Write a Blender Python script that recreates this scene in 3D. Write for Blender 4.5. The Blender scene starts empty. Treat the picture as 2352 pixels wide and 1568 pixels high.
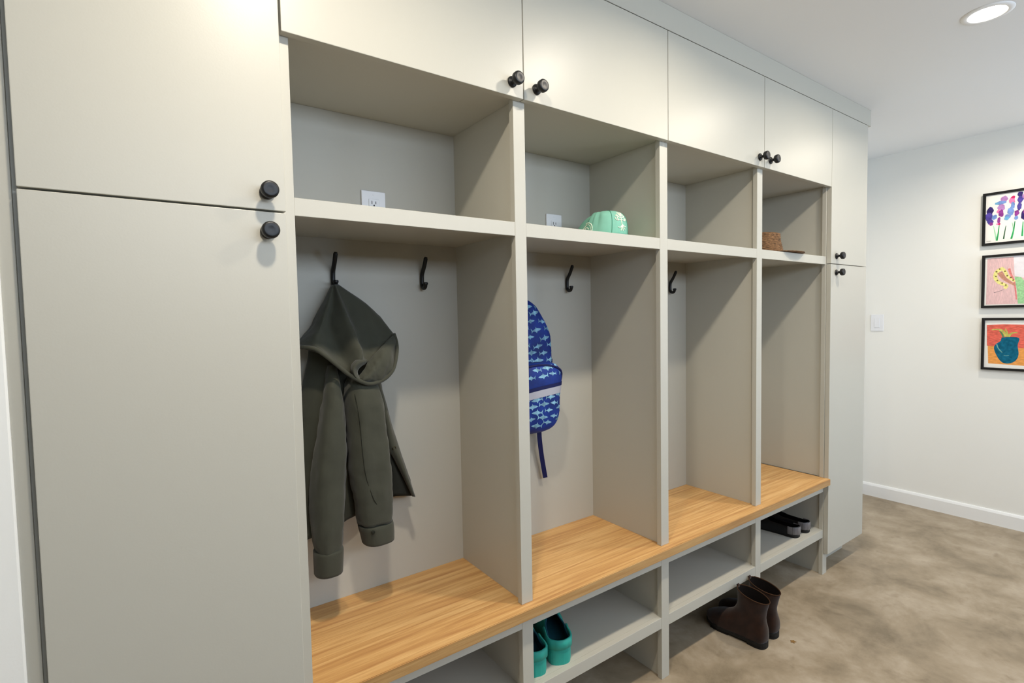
import bpy, bmesh, math, random
from mathutils import Vector, Matrix, noise

# ------------------------------------------------------------------ camera, world, lights, exposure
SC = bpy.context.scene
COL = SC.collection
def _cam():
    y, p, r = (math.radians(a) for a in (-35.4499, -2.8363, -1.074))
    fwd = Vector((-math.sin(y)*math.cos(p), math.cos(y)*math.cos(p), math.sin(p)))
    rt = Vector((math.cos(y), math.sin(y), 0.0))
    up = rt.cross(fwd)
    r2 = rt*math.cos(r) + up*math.sin(r)
    u2 = -rt*math.sin(r) + up*math.cos(r)
    M = Matrix((r2, u2, -fwd)).transposed().to_4x4()
    M.translation = Vector((-0.2816, -1.2085, 1.3664))
    cd = bpy.data.cameras.new('camera')
    cd.sensor_width = 36.0
    cd.lens = 1188.034/2352*36.0
    cd.clip_start = 0.01
    co = bpy.data.objects.new('camera', cd)
    co.matrix_world = M
    COL.objects.link(co)
    SC.camera = co
_cam()
w = bpy.data.worlds.new('daylight_sky')
SC.world = w
w.use_nodes = True
w.node_tree.nodes['Background'].inputs[0].default_value = (0.62, 0.78, 1.0, 1)
w.node_tree.nodes['Background'].inputs[1].default_value = 1.0
vs = SC.view_settings
vs.view_transform = 'Standard'
vs.look = 'None'
vs.gamma = 1.0
vs.exposure = 0.0
vs.use_curve_mapping = False
LAMP_STRENGTH = 25.0                          # what the lens itself glows with
LAMP_POWER = (13.4, 11.9, 8.9, 9.6)
LAMP_SPREAD = 162.0
LAMP_COLOR = (1.0, 0.905, 0.765)
DAY_POWER = 66.0
LAMP_Y = -0.643
LAMP_X = (0.03, 1.16, 2.285, 3.42)
DOOR_POWER = 40.0
DX0, DX1, DZ1 = 3.05, 3.9, 2.05                # unseen glazed door added in the same wall for bluish daylight
WX0, WX1, WZ0, WZ1 = -0.6, 2.7, 1.78, 2.34      # unseen window added in the wall opposite the lockers for daylight fill
YF = -2.6                                      # that wall
def _day():  # area lights that send daylight through the added window and door
    for nm, x0, x1, z0, z1, pw, c in (('added_window_daylight', WX0, WX1, WZ0, WZ1, DAY_POWER, (0.70, 0.83, 1.0)), ('added_door_daylight', DX0, DX1, 0.5, DZ1, DOOR_POWER, (0.56, 0.74, 1.0))):
        ld = bpy.data.lights.new(nm, 'AREA')
        ld.shape = 'RECTANGLE'
        ld.size = x1-x0
        ld.size_y = z1-z0
        ld.energy = pw
        ld.color = c
        lo = bpy.data.objects.new(nm, ld)
        lo.location = ((x0+x1)/2, YF-0.16, (z0+z1)/2)
        lo.rotation_euler = (math.radians(90), 0, 0)
        COL.objects.link(lo)
_day()

# ------------------------------------------------------------------ helpers
def lin(c):
    f = lambda v: v/12.92 if v <= 0.04045 else ((v+0.055)/1.055)**2.4
    return tuple(f(x/255.0) for x in c) + (1.0,)

def nmat(name):
    m = bpy.data.materials.new(name)
    m.use_nodes = True
    nt = m.node_tree
    b = nt.nodes['Principled BSDF']
    return m, nt, b

def mat(name, rgb, rough=0.5, spec=0.5, metal=0.0, var=0.0, vscale=8.0, stretch=(1, 1, 1), bump=0.0, bscale=400.0, sheen=0.0):
    m, nt, b = nmat(name)
    b.inputs['Roughness'].default_value = rough
    b.inputs['Specular IOR Level'].default_value = spec
    b.inputs['Metallic'].default_value = metal
    if sheen:
        b.inputs['Sheen Weight'].default_value = sheen
    b.inputs['Base Color'].default_value = lin(rgb)
    tc = nt.nodes.new('ShaderNodeTexCoord')
    mp = nt.nodes.new('ShaderNodeMapping')
    mp.inputs['Scale'].default_value = stretch
    nt.links.new(tc.outputs['Object'], mp.inputs['Vector'])
    if var:
        n = nt.nodes.new('ShaderNodeTexNoise')
        n.inputs['Scale'].default_value = vscale
        n.inputs['Detail'].default_value = 5
        nt.links.new(mp.outputs[0], n.inputs['Vector'])
        r = nt.nodes.new('ShaderNodeValToRGB')
        c = lin(rgb)
        r.color_ramp.elements[0].position = 0.3
        r.color_ramp.elements[1].position = 0.7
        r.color_ramp.elements[0].color = tuple(x*(1-var) for x in c[:3]) + (1,)
        r.color_ramp.elements[1].color = tuple(min(1, x*(1+var)) for x in c[:3]) + (1,)
        nt.links.new(n.outputs['Fac'], r.inputs[0])
        nt.links.new(r.outputs[0], b.inputs['Base Color'])
    if bump:
        n2 = nt.nodes.new('ShaderNodeTexNoise')
        n2.inputs['Scale'].default_value = bscale
        nt.links.new(mp.outputs[0], n2.inputs['Vector'])
        bp = nt.nodes.new('ShaderNodeBump')
        bp.inputs['Strength'].default_value = bump
        bp.inputs['Distance'].default_value = 0.002
        nt.links.new(n2.outputs['Fac'], bp.inputs['Height'])
        nt.links.new(bp.outputs[0], b.inputs['Normal'])
    return m

M = {}
M['paint'] = mat('greige_cabinet_paint', (186, 182, 169), rough=0.38, spec=0.4, bump=0.04, bscale=260)
M['panel'] = mat('greige_panel_paint', (186, 182, 170), rough=0.5, spec=0.4, bump=0.05, bscale=500)
M['wall'] = mat('white_wall_paint', (238, 236, 229), rough=0.75, spec=0.25, bump=0.06, bscale=180)
M['ceil'] = mat('white_ceiling_paint', (238, 237, 234), rough=0.85, spec=0.2, bump=0.05, bscale=180)
M['wall_dark'] = mat('darkened_wall_paint', (84, 81, 76), rough=0.8, spec=0.2)  # unseen front wall, darkened to cut the light it bounces back
M['trim'] = mat('white_trim_paint', (240, 239, 236), rough=0.35, spec=0.5)
M['black'] = mat('matte_black_metal', (11, 11, 12), rough=0.42, spec=0.45)
M['hook'] = mat('black_hook_metal', (9, 9, 10), rough=0.45, spec=0.4)
M['plastic'] = mat('white_plastic', (232, 232, 234), rough=0.35)
M['slot'] = mat('outlet_slot', (14, 13, 13), rough=0.7)
M['jacket'] = mat('olive_cotton', (63, 63, 52), rough=0.85, spec=0.2, var=0.12, vscale=9, bump=0.12, bscale=900, sheen=0.15)
M['seam'] = mat('olive_seam', (40, 40, 33), rough=0.9, spec=0.1)
M['lining'] = mat('dark_olive_lining', (46, 47, 42), rough=0.9, spec=0.1)
M['snap'] = mat('dark_brass_snap', (70, 62, 44), rough=0.35, metal=0.8)
M['blue'] = mat('blue_pack_fabric', (14, 42, 118), rough=0.6, spec=0.3, var=0.45, vscale=14)
M['navy'] = mat('navy_binding', (9, 16, 70), rough=0.6, spec=0.3)
M['shark'] = mat('pale_blue_print', (122, 164, 186), rough=0.6, spec=0.2, var=0.4, vscale=60)
M['reflect'] = mat('grey_reflective_tape', (170, 168, 176), rough=0.4, spec=0.5)
M['mint'] = mat('mint_cotton', (126, 182, 160), rough=0.85, spec=0.2, var=0.05, vscale=30, bump=0.1, bscale=700)
M['mintdark'] = mat('mint_seam', (78, 146, 122), rough=0.9, spec=0.1)
M['thread'] = mat('cream_thread', (232, 236, 214), rough=0.8, spec=0.2)
M['straw'] = mat('brown_straw', (112, 82, 54), rough=0.8, spec=0.2, var=0.65, vscale=70, stretch=(1, 1, 3.5), bump=1.0, bscale=80)
M['teal'] = mat('teal_foam', (44, 156, 141), rough=0.55, spec=0.35, var=0.06, vscale=20)
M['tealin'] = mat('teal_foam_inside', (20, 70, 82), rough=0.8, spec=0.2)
M['shoe'] = mat('black_leather', (16, 16, 18), rough=0.4, spec=0.4)
M['heelgrey'] = mat('grey_heel_leather', (104, 100, 100), rough=0.4, spec=0.5)
M['sole'] = mat('dark_rubber_sole', (22, 20, 18), rough=0.7, spec=0.3)
M['suede'] = mat('dark_brown_suede', (42, 24, 13), rough=0.92, spec=0.12, var=0.35, vscale=25, bump=0.2, bscale=800, sheen=0.2)
M['suede_edge'] = mat('brown_suede_edge', (60, 40, 25), rough=0.9, spec=0.15)
M['dark'] = mat('dark_shoe_lining', (18, 14, 12), rough=0.95, spec=0.1)
M['frame'] = mat('black_picture_frame', (14, 12, 12), rough=0.4, spec=0.4)
M['paper'] = mat('white_art_paper', (240, 236, 228), rough=0.8, spec=0.15)
M['leafbit'] = mat('dry_leaf_bit', (128, 92, 40), rough=0.8)

def emit(name, col, s):
    m = bpy.data.materials.new(name)
    m.use_nodes = True
    nt = m.node_tree
    nt.nodes.remove(nt.nodes['Principled BSDF'])
    e = nt.nodes.new('ShaderNodeEmission')
    e.inputs[0].default_value = tuple(col) + (1,)
    e.inputs[1].default_value = s
    nt.links.new(e.outputs[0], nt.nodes['Material Output'].inputs[0])
    return m
M['lamp'] = emit('lit_lens', LAMP_COLOR, LAMP_STRENGTH)

def glass_mat():
    m = bpy.data.materials.new('window_glass')
    m.use_nodes = True
    nt = m.node_tree
    nt.nodes.remove(nt.nodes['Principled BSDF'])
    t = nt.nodes.new('ShaderNodeBsdfTransparent')
    g = nt.nodes.new('ShaderNodeBsdfGlossy')
    g.inputs['Roughness'].default_value = 0.02
    mx = nt.nodes.new('ShaderNodeMixShader')
    mx.inputs[0].default_value = 0.06
    nt.links.new(t.outputs[0], mx.inputs[1])
    nt.links.new(g.outputs[0], mx.inputs[2])
    nt.links.new(mx.outputs[0], nt.nodes['Material Output'].inputs[0])
    return m
M['glass'] = glass_mat()

def oak_mat(name, k0):
    m, nt, b = nmat(name)
    b.inputs['Roughness'].default_value = 0.42
    b.inputs['Specular IOR Level'].default_value = 0.4
    tc = nt.nodes.new('ShaderNodeTexCoord')
    def noi(scale, st, detail, dist=0.0):
        mp = nt.nodes.new('ShaderNodeMapping')
        mp.inputs['Scale'].default_value = st
        nt.links.new(tc.outputs['Object'], mp.inputs['Vector'])
        n = nt.nodes.new('ShaderNodeTexNoise')
        n.inputs['Scale'].default_value = scale
        n.inputs['Detail'].default_value = detail
        n.inputs['Distortion'].default_value = dist
        nt.links.new(mp.outputs[0], n.inputs['Vector'])
        return n
    a = noi(2.4, (0.9, 26.0, 26.0), 7, 0.9)
    f = noi(9.0, (1.4, 110.0, 110.0), 4)
    r = nt.nodes.new('ShaderNodeValToRGB')
    e = r.color_ramp.elements
    e[0].position = 0.30
    e[0].color = lin([c*k0 for c in (184, 133, 80)])
    e[1].position = 0.66
    e[1].color = lin([c*k0 for c in (222, 178, 118)])
    k = e.new(0.48)
    k.color = lin([c*k0 for c in (206, 158, 98)])
    nt.links.new(a.outputs['Fac'], r.inputs[0])
    r2 = nt.nodes.new('ShaderNodeValToRGB')
    r2.color_ramp.elements[0].position = 0.36
    r2.color_ramp.elements[0].color = (0.80, 0.74, 0.66, 1)
    r2.color_ramp.elements[1].position = 0.52
    r2.color_ramp.elements[1].color = (1, 1, 1, 1)
    nt.links.new(f.outputs['Fac'], r2.inputs[0])
    mx = nt.nodes.new('ShaderNodeMix')
    mx.data_type = 'RGBA'
    mx.blend_type = 'MULTIPLY'
    mx.inputs[0].default_value = 0.8
    nt.links.new(r.outputs[0], mx.inputs[6])
    nt.links.new(r2.outputs[0], mx.inputs[7])
    nt.links.new(mx.outputs[2], b.inputs['Base Color'])
    return m
M['oak'] = oak_mat('oak_bench_wood', 1.0)
M['oaknose_shade'] = oak_mat('oak_nosing_wood_shade', 0.86)  # front face: the edge band's own tone plus shade put into the colour
M['oakedge'] = mat('oak_glue_line', (214, 172, 110), rough=0.45)

def concrete_mat():
    m, nt, b = nmat('stained_concrete')
    b.inputs['Specular IOR Level'].default_value = 0.35
    tc = nt.nodes.new('ShaderNodeTexCoord')
    def noi(s, d, dist=0.0, rough=0.55):
        n = nt.nodes.new('ShaderNodeTexNoise')
        n.inputs['Scale'].default_value = s
        n.inputs['Detail'].default_value = d
        n.inputs['Distortion'].default_value = dist
        n.inputs['Roughness'].default_value = rough
        nt.links.new(tc.outputs['Object'], n.inputs['Vector'])
        return n
    a = noi(3.4, 10, 0.25, 0.66)
    r = nt.nodes.new('ShaderNodeValToRGB')
    e = r.color_ramp.elements
    e[0].position = 0.34
    e[0].color = lin((122, 108, 87))
    e[1].position = 0.66
    e[1].color = lin((174, 159, 138))
    k = e.new(0.5)
    k.color = lin((151, 135, 112))
    nt.links.new(a.outputs['Fac'], r.inputs[0])
    d = noi(11.0, 6, 0.3)
    r2 = nt.nodes.new('ShaderNodeValToRGB')
    r2.color_ramp.elements[0].position = 0.27
    r2.color_ramp.elements[0].color = (0.66, 0.63, 0.58, 1)
    r2.color_ramp.elements[1].position = 0.42
    r2.color_ramp.elements[1].color = (1, 1, 1, 1)
    nt.links.new(d.outputs['Fac'], r2.inputs[0])
    mx = nt.nodes.new('ShaderNodeMix')
    mx.data_type = 'RGBA'
    mx.blend_type = 'MULTIPLY'
    mx.inputs[0].default_value = 0.7
    nt.links.new(r.outputs[0], mx.inputs[6])
    nt.links.new(r2.outputs[0], mx.inputs[7])
    nt.links.new(mx.outputs[2], b.inputs['Base Color'])
    rr = nt.nodes.new('ShaderNodeMapRange')
    rr.inputs[3].default_value = 0.32
    rr.inputs[4].default_value = 0.55
    nt.links.new(a.outputs['Fac'], rr.inputs[0])
    nt.links.new(rr.outputs[0], b.inputs['Roughness'])
    return m
M['concrete'] = concrete_mat()

ORG = {}
def base(name, loc, label=None, cat=None, group=None):
    """an Empty at the foot of a thing that has parts"""
    e = bpy.data.objects.new(name, None)
    e.empty_display_size = 0.05
    e.location = loc
    COL.objects.link(e)
    ORG[e.name] = Vector(loc)
    tag(e, label, cat, group)
    return e

def tag(o, label=None, cat=None, group=None, kind=None):
    if label: o['label'] = label
    if cat: o['category'] = cat
    if group: o['group'] = group
    if kind: o['kind'] = kind
    return o

def obj(name, bm, mats, parent=None, smooth=False, at=None, label=None):
    """BM is in world coordinates unless AT gives the world place of its own origin"""
    if not isinstance(mats, (list, tuple)): mats = [mats]
    me = bpy.data.meshes.new(name)
    po = ORG[parent.name] if parent else Vector((0, 0, 0))
    if at is None:
        if parent: bmesh.ops.translate(bm, verts=bm.verts, vec=-po)
        loc, org = Vector((0, 0, 0)), po.copy()
    else:
        at = Vector(at)
        loc, org = at-po, at
    bm.to_mesh(me)
    bm.free()
    for m in mats: me.materials.append(m)
    o = bpy.data.objects.new(name, me)
    COL.objects.link(o)
    o.location = loc
    if parent: o.parent = parent
    ORG[o.name] = org
    if smooth:
        for p in me.polygons: p.use_smooth = True
    if label: o['label'] = label
    return o

def copy_to(src, parent, at):
    o = src.copy()
    COL.objects.link(o)
    o.parent = parent
    o.location = Vector(at)-ORG[parent.name]
    ORG[o.name] = Vector(at)
    return o

def N(): return bmesh.new()

def box(bm, lo, hi, bev=0.0, mi=0, seg=1):
    t = bmesh.new()
    bmesh.ops.create_cube(t, size=1.0)
    for v in t.verts:
        v.co = Vector([lo[i]+(v.co[i]+0.5)*(hi[i]-lo[i]) for i in range(3)])
    if bev:
        bmesh.ops.bevel(t, geom=t.edges[:], offset=bev, segments=seg, affect='EDGES', profile=0.5)
    for f in t.faces: f.material_index = mi
    join(bm, t)
    return bm

def join(bm, t, M4=None):
    if M4: bmesh.ops.transform(t, matrix=M4, verts=t.verts)
    me = bpy.data.meshes.new('tmp')
    t.to_mesh(me)
    t.free()
    bm.from_mesh(me)
    bpy.data.meshes.remove(me)

def boxm(lo, hi, bev=0.0, seg=1):
    return box(N(), lo, hi, bev, 0, seg)

def loft(bm, rings, closed=True, cap0=True, cap1=True, mi=0):
    vr = [[bm.verts.new(p) for p in r] for r in rings]
    n = len(vr[0])
    fs = []
    for a, b in zip(vr[:-1], vr[1:]):
        for j in range(n if closed else n-1):
            k = (j+1) % n
            fs.append(bm.faces.new((a[j], a[k], b[k], b[j])))
    if closed and cap0: fs.append(bm.faces.new(vr[0][::-1]))
    if closed and cap1: fs.append(bm.faces.new(vr[-1]))
    for f in fs: f.material_index = mi
    return vr

def lathe(bm, prof, seg=28, mi=0, axis='z', org=(0, 0, 0)):
    org = Vector(org)
    rings = []
    for r, h in prof:
        ring = []
        for i in range(seg):
            a = 2*math.pi*i/seg
            x, y = r*math.cos(a), r*math.sin(a)
            p = {'z': (x, y, h), '-y': (x, -h, y), '-x': (-h, -x, y), '-z': (x, -y, -h)}[axis]
            ring.append(org+Vector(p))
        rings.append(ring)
    loft(bm, rings, mi=mi)
    return bm

def crom(P, n):
    """Catmull-Rom through points, n steps a span"""
    P = [Vector(p) for p in P]
    Q = [2*P[0]-P[1]] + P + [2*P[-1]-P[-2]]
    out = []
    for i in range(1, len(Q)-2):
        a, b, c, d = Q[i-1:i+3]
        for s in range(n):
            t = s/n
            out.append(0.5*((2*b)+(c-a)*t+(2*a-5*b+4*c-d)*t*t+(3*b-a-3*c+d)*t**3))
    out.append(P[-1])
    return out

def tube(bm, pts, rad, seg=10, mi=0, flat=1.0, ref=(0, 0, 1)):
    pts = [Vector(p) for p in pts]
    n = len(pts)
    if not isinstance(rad, (list, tuple)): rad = [rad]*n
    rings = []
    ref = Vector(ref)
    for i, p in enumerate(pts):
        t = (pts[min(i+1, n-1)]-pts[max(i-1, 0)]).normalized()
        u = ref.cross(t)
        if u.length < 1e-3: u = Vector((1, 0, 0)).cross(t)
        u.normalize()
        v = t.cross(u)
        rings.append([p+(u*math.cos(2*math.pi*k/seg)+v*math.sin(2*math.pi*k/seg)*flat)*rad[i] for k in range(seg)])
    loft(bm, rings, mi=mi)
    return bm

def upgrid(G, n, m):
    rows = [crom(r, m) for r in G]
    cols = [crom([r[j] for r in rows], n) for j in range(len(rows[0]))]
    return [[cols[j][i] for j in range(len(cols))] for i in range(len(cols[0]))]

def sheet(G, n=6, m=6, wr=0.0, wf=9.0, seed=0.0, thick=0.0, fine=0.0, ztop=None):
    bm = N()
    g = upgrid(G, n, m)
    loft(bm, g, closed=False)
    bm.normal_update()
    if wr: wrinkle(bm, wr, wf, seed, ztop=ztop)
    if fine: wrinkle(bm, fine, wf*3.3, seed+9, (1, 1, .6), ztop)
    bmesh.ops.recalc_face_normals(bm, faces=bm.faces)
    if thick: bmesh.ops.solidify(bm, geom=bm.faces[:], thickness=thick)
    return bm

def wrinkle(bm, amp, fr, seed=0.0, st=(1, 1, 0.45), ztop=None):
    bm.normal_update()
    nn = [v.normal.copy() for v in bm.verts]
    for v, k in zip(bm.verts, nn):
        p = Vector((v.co.x*st[0], v.co.y*st[1], v.co.z*st[2]))*fr+Vector((seed, seed*1.7, -seed))
        a = noise.noise(p)*0.7+noise.noise(p*2.3)*0.35
        v.co += k*amp*a*(1.0 if ztop is None else min(1.0, max(0.0, (ztop-v.co.z)/0.12)))

# ------------------------------------------------------------------ measures of the place (metres)
ZB = 0.509; ZBB = 0.4767; ZAP = 0.4349            # bench top, its underside, apron underside
LS1, LS0 = 0.2369, 0.1961                          # shoe shelf
SH1, SH0 = 1.6342, 1.5949                          # hat shelf
ZD0, ZD1 = 1.9744, 2.3518                          # overhead doors
CEIL = 2.44
YD = -0.0223; YBK = 0.369; YW = 0.42
DIV = [(0.5972, 0.6376), (1.237, 1.2791), (1.8795, 1.9207)]
XR0, XR1 = 2.5196, 2.5634                          # last upright
XRC, XRR, XCR = 2.5248, 2.9434, 2.9807             # right cabinet doors, crown end
XL0, XL1 = -0.4435, -0.0225                        # left cabinet doors
XW = 4.02                                          # far wall
XE = -1.7                                          # wall behind the photographer's left
bays = [(0.0, 0.5972), (0.6376, 1.237), (1.2791, 1.8795), (1.9207, 2.5196)]

# ------------------------------------------------------------------ the room
S = 'structure'
tag(obj('floor', boxm((XE-0.1, YF-0.1, -0.1), (XW+0.1, YW+0.1, 0)), M['concrete']), 'stained beige concrete floor with darker mottled patches', 'floor', kind=S)
tag(obj('ceiling', boxm((XE-0.1, YF-0.1, CEIL), (XW+0.1, YW+0.1, CEIL+0.1)), M['ceil']), 'plain white painted ceiling above the lockers', 'ceiling', kind=S)
tag(obj('wall_right', boxm((XW, YF, 0), (XW+0.1, YW+0.1, CEIL)), M['wall']), 'white wall beyond the lockers that carries three framed drawings', 'wall', kind=S)
tag(obj('wall_back', boxm((XE, YW, 0), (XW, YW+0.1, CEIL)), M['wall']), 'white wall the built-in lockers stand against', 'wall', kind=S)
bm = N()
box(bm, (XE-0.1, YF, 0), (XE, YW+0.1, CEIL))
box(bm, (XE, -0.014, 0), (-0.4715, YW-0.001, CEIL), bev=0.003)
tag(obj('wall_left', bm, M['wall']), 'white wall ending at the left edge of the lockers', 'wall', kind=S)
bm = N()
for lo, hi in (((XE, YF-0.1, 0), (WX0, YF, CEIL)), ((WX1, YF-0.1, 0), (DX0, YF, CEIL)), ((DX1, YF-0.1, 0), (XW, YF, CEIL)), ((DX0, YF-0.1, DZ1), (DX1, YF, CEIL)), ((WX0, YF-0.1, 0), (WX1, YF, WZ0)), ((WX0, YF-0.1, WZ1), (WX1, YF, CEIL))):
    box(bm, lo, hi)
tag(obj('wall_front', bm, M['wall_dark']), 'unseen wall opposite the lockers, darkened to cut bounced light, with the added window', 'wall', kind=S)
bm = N()
for x in (WX0, (WX0+WX1)/2-0.03, WX1-0.06): box(bm, (x, YF-0.09, WZ0), (x+0.06, YF-0.03, WZ1))
for z in (WZ0, WZ1-0.06): box(bm, (WX0+0.06, YF-0.09, z), (WX1-0.06, YF-0.03, z+0.06))
win = tag(obj('added_window_1', bm, M['trim']), 'wide white framed window added opposite the lockers to supply daylight', 'window', kind=S)
obj('added_window_pane', boxm((WX0+0.06, YF-0.063, WZ0+0.06), (WX1-0.06, YF-0.057, WZ1-0.06)), M['glass'], win)
bm = N()
for lo, hi in (((DX0+.004, YF-.08, .004), (DX0+.104, YF-.04, DZ1-.004)), ((DX1-.104, YF-.08, .004), (DX1-.004, YF-.04, DZ1-.004)), ((DX0+.104, YF-.08, .004), (DX1-.104, YF-.04, .20)), ((DX0+.104, YF-.08, DZ1-.12), (DX1-.104, YF-.04, DZ1-.004))):
    box(bm, lo, hi)
dr = tag(obj('added_door_1', bm, M['trim']), 'white glazed door added in the wall opposite the lockers to supply bluish daylight', 'door', kind=S)
obj('added_door_pane', boxm((DX0+.105, YF-.063, .201), (DX1-.105, YF-.057, DZ1-.121)), M['glass'], dr)
def baseboard(name, lo, hi, label, ax):
    bm = N()
    h = 0.0936
    if ax == 'x':
        prof = [(0, 0), (-0.014, 0), (-0.014, h-0.016), (-0.009, h-0.004), (-0.006, h), (0, h)]
        loft(bm, [[(XW+p[0], y, p[1]) for p in prof] for y in (lo, hi)])
    bmesh.ops.recalc_face_normals(bm, faces=bm.faces)
    return tag(obj(name, bm, M['trim']), label, 'baseboard', kind=S)
bm = N()
hb = 0.0936
prof = [(0, 0), (-0.014, 0), (-0.014, hb-0.016), (-0.009, hb-0.004), (-0.006, hb), (0, hb)]
loft(bm, [[(x, YW+p[0], p[1]) for p in prof] for x in (XRR+0.002, XW-0.0145)])
bmesh.ops.recalc_face_normals(bm, faces=bm.faces)
tag(obj('baseboard_back', bm, M['trim']), 'white baseboard in the corner behind the right tall cabinet', 'baseboard', kind=S)
baseboard('baseboard_right', YF, YW, 'white baseboard along the foot of the far wall', 'x')
# board that closes the gap between the cabinets and the ceiling
tag(obj('trim_1', boxm((-0.4714, YD, ZD1+0.003), (XCR, 0.05, CEIL-0.0005), 0.001), M['paint']), 'greige filler board running along the ceiling above all cabinet doors', 'trim', kind=S)

# ------------------------------------------------------------------ knobs
def knob_bm():
    prof = [(0.0145, 0), (0.015, 0.0015), (0.0145, 0.004), (0.011, 0.006), (0.0062, 0.008), (0.0055, 0.013), (0.0065, 0.018), (0.011, 0.0205),
            (0.0155, 0.022), (0.0172, 0.025), (0.0176, 0.030), (0.0172, 0.035), (0.0155, 0.0375), (0.0125, 0.0385), (0.006, 0.0375), (0.0005, 0.037)]
    return lathe(N(), prof, 32, axis='-y')
KNOB = None
def knob(door, x, z):
    global KNOB
    at = (x, YD-0.0002, z)
    if KNOB is None:
        KNOB = obj('knob', knob_bm(), M['black'], door, smooth=True, at=at, label='round matte black knob')
        return KNOB
    return copy_to(KNOB, door, at)
def door(parent, x0, x1, z0, z1, kx, kz):
    d = obj('door', boxm((x0, YD, z0), (x1, -0.0008, z1), 0.0012, 2), M['paint'], parent)
    knob(d, kx, kz)
    return d

# ------------------------------------------------------------------ tall cabinets at both ends
t = base('tall_cabinet', (-0.24, 0.2, 0), 'tall two door greige cabinet at the left end, its knobs stacked face on', 'cabinet', 'tall end cabinets')
bm = N()
box(bm, (-0.4714, -0.006, 0), (-0.4520, 0.40, 2.354))          # filler against the wall
box(bm, (-0.4519, 0.0035, 0.10), (-0.0405, 0.40, 2.354))
obj('carcass', bm, M['paint'], t)
door(t, XL0, XL1, 0.114, 1.5935, -0.060, 1.5515)
door(t, XL0, XL1, 1.5975, ZD1, -0.0585, 1.6335)
t = base('tall_cabinet', (2.75, 0.2, 0), 'narrow looking tall greige cabinet at the far right end, hanging above its shadowed toe recess', 'cabinet', 'tall end cabinets')
bm = N()
box(bm, (XR1+0.0005, 0.0, 0.113), (XRR, 0.40, 2.354))
obj('carcass', bm, M['paint'], t)
obj('plinth', boxm((XR1+0.0005, 0.075, 0.0), (XRR-0.01, 0.39, 0.1125)), M['paint'], t)
door(t, XRC, XRR, 0.1143, 1.5948, 2.5815, 1.5545)
door(t, XRC, XRR, 1.5980, ZD1, 2.5820, 1.6370)

# ------------------------------------------------------------------ overhead cabinets
J12, J23, J34 = 0.6196, 1.2565, 1.8953
g = 0.0014
ZC = ZD0+0.008
for (a, b, c, lab) in ((-0.0195, J12, J23, 'greige overhead cabinet above the jacket and backpack lockers, its two knobs side by side'),
                       (J23, J34, XRC-0.001, 'greige overhead cabinet farther right, above the two empty coat lockers')):
    t = base('overhead_cabinet', ((a+c)/2, 0.2, ZC), lab, 'cabinet', 'overhead cabinets')
    x0 = -0.0395 if a < 0 else J23+0.0003
    x1 = J23-0.0003 if a < 0 else XR1-0.0005
    obj('carcass', boxm((x0, 0.0, ZC), (x1, 0.40, 2.354)), M['panel'], t)
    door(t, a+g, b-g, ZD0, ZD1, b-0.0405 if a < 0 else b-0.037, 2.0125)
    door(t, b+g, c-g, ZD0, ZD1, b+0.0455 if a < 0 else b+0.0475, 2.0115)

# ------------------------------------------------------------------ open lockers (uprights, hat shelves, back panels)
t = base('open_locker_unit', (1.26, 0.2, ZB), 'greige open locker wall of four tall bays with a hat shelf across each', 'lockers')
ZT = ZC-0.0005
obj('side_panel', boxm((-0.0395, 0.0, ZB+0.0003), (0.0, 0.385, ZT)), M['paint'], t)
for a, b in DIV:
    bm = N()
    box(bm, (a, 0.0, ZB+0.0003), (b, 0.0195, ZT), 0.0006)
    box(bm, (a+0.014, 0.0195, ZB+0.0003), (b-0.007, 0.385, ZT))
    obj('divider', bm, M['paint'], t)
bm = N()
box(bm, (XR0, 0.0, ZB+0.0003), (XR1-0.0005, 0.0195, ZT), 0.0006)
box(bm, (XR0+0.012, 0.0195, ZB+0.0003), (XR1-0.0005, 0.385, ZT))
obj('side_panel', bm, M['paint'], t)
for i, (a, b) in enumerate(bays):
    l = a if i == 0 else a-0.007
    r = b+0.014 if i < 3 else b+0.012
    obj('back_panel', boxm((l, YBK, ZB+0.0003), (r, 0.385, ZT)), M['panel'], t)
    bm = N()
    box(bm, (a, 0.0006, SH0), (b, 0.0195, SH1), 0.0006)
    box(bm, (l, 0.0195, SH0+0.012), (r, YBK, SH1))
    obj('hat_shelf', bm, M['paint'], t)

# ------------------------------------------------------------------ oak bench
bm = N()
t = bmesh.new()
bmesh.ops.create_cube(t, size=1.0)
lo, hi = (-0.0215, -0.0135, ZBB), (XRC-0.0006, 0.395, ZB)
for v in t.verts: v.co = Vector([lo[i]+(v.co[i]+0.5)*(hi[i]-lo[i]) for i in range(3)])
join(bm, t)
b = obj('bench_top', bm, M['oak'])
tag(b, 'long oak bench top running through the foot of all four lockers', 'bench')
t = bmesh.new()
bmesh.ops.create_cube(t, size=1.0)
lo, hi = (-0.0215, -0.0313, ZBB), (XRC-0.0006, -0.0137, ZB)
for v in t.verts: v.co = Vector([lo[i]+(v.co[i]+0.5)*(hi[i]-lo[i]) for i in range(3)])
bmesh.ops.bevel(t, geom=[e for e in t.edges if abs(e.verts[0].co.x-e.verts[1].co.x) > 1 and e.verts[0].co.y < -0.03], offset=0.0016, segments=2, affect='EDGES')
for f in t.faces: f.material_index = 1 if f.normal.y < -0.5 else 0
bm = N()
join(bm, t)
obj('nosing', bm, [M['oak'], M['oaknose_shade']], b, label='solid oak front edge strip')
obj('glue_line', boxm((0.0, 0.1735, ZB-0.0005), (0.585, 0.1748, ZB+0.00025)), M['oakedge'], b, label='pale seam between two oak boards')

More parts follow.
